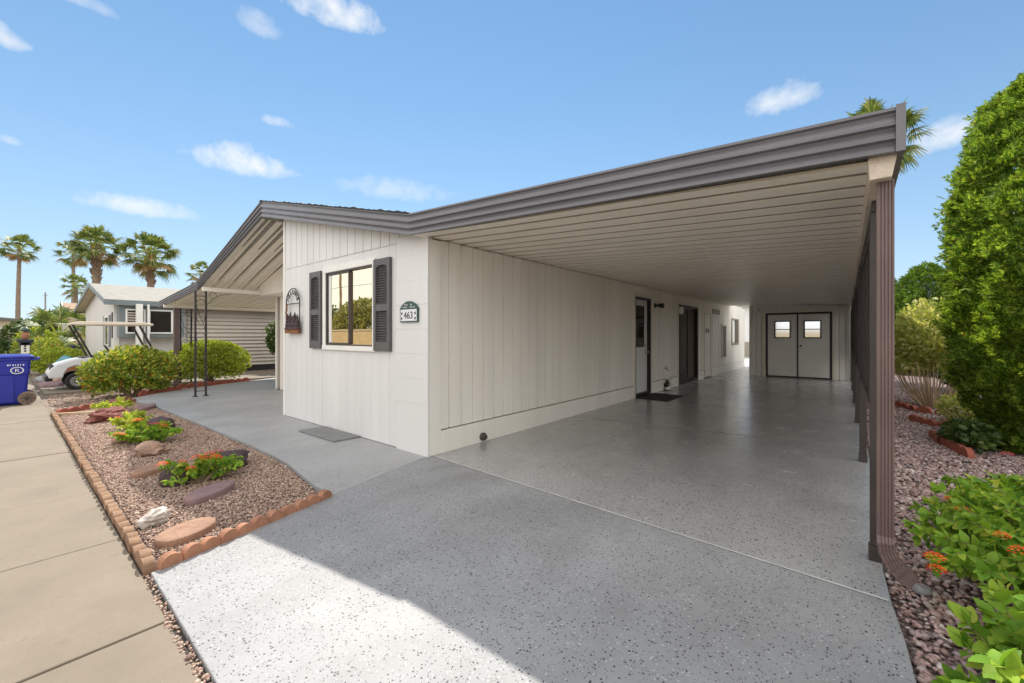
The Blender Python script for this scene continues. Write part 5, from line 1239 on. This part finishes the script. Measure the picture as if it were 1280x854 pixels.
m2 = mth('MULTIPLY', mask, .8)
SKYGAIN = 1.
def sky_soft(c, k):                     # soft shoulder so the sky beside the sun keeps its blue
    a = _n(nt, 'VectorMath', operation='MULTIPLY'); nt.links.new(c, a.inputs[0]); a.inputs[1].default_value = (.44, .585, .635)
    b = _n(nt, 'VectorMath', operation='MULTIPLY_ADD'); nt.links.new(a.outputs[0], b.inputs[0]); b.inputs[1].default_value = (1 / k[0], 1 / k[1], 1 / k[2]); b.inputs[2].default_value = (1, 1, 1)
    d = _n(nt, 'VectorMath', operation='DIVIDE'); nt.links.new(a.outputs[0], d.inputs[0]); nt.links.new(b.outputs[0], d.inputs[1]); return d.outputs[0]
base = sky_soft(sky.outputs[0], (4.4, 5.05, 6.85))
# white veil added to the unseen sky to brighten shade; front window reflects it
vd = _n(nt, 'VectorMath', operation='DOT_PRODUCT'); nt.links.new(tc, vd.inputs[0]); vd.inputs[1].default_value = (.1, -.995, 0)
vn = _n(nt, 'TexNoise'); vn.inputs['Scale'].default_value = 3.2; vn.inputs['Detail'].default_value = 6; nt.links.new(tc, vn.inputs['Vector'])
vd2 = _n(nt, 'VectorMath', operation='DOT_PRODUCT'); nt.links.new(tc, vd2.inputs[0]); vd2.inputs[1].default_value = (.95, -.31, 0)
fill_veil = mth('MULTIPLY', mth('ADD', mth('MAXIMUM', vd.outputs['Value'], vd2.outputs['Value']), .05), 2.8, True)
fill_veil = mth('MULTIPLY', fill_veil, mth('ADD', mth('MULTIPLY', vn.outputs['Fac'], .8), .45, True))
base = _mix(nt, fill_veil, base, (5.5, 5.35, 5.1))
sz = _n(nt, 'SeparateXYZ'); nt.links.new(tc, sz.inputs[0])
pale = mth('MULTIPLY', mth('POWER', mth('SUBTRACT', 1., mth('MAXIMUM', sz.outputs['Z'], 0.)), 4.5), .45, True)
base = _mix(nt, pale, base, (2.1, 2.46, 2.82))            # paler, hazier air low over the street
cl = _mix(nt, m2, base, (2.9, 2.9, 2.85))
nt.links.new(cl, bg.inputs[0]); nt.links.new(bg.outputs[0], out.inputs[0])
cam = bpy.data.cameras.new('camera'); cam.sensor_width = 36; cam.lens = 36 * 522.7 / 1280; cam.shift_y = -8 / 1280; cam.clip_start = .05; cam.clip_end = 3000
co = bpy.data.objects.new('camera', cam); COL.objects.link(co); co.location = (3.8123, -3.1171, 1.4); co.rotation_euler = (R(90), 0, YAW); S.camera = co
S.view_settings.view_transform = 'Standard'; S.view_settings.look = 'None'; S.view_settings.exposure = 1.30; S.view_settings.gamma = 1.
S.cycles.max_bounces = 12; S.cycles.diffuse_bounces = 10; S.cycles.transparent_max_bounces = 16
S.cycles.use_denoising = True
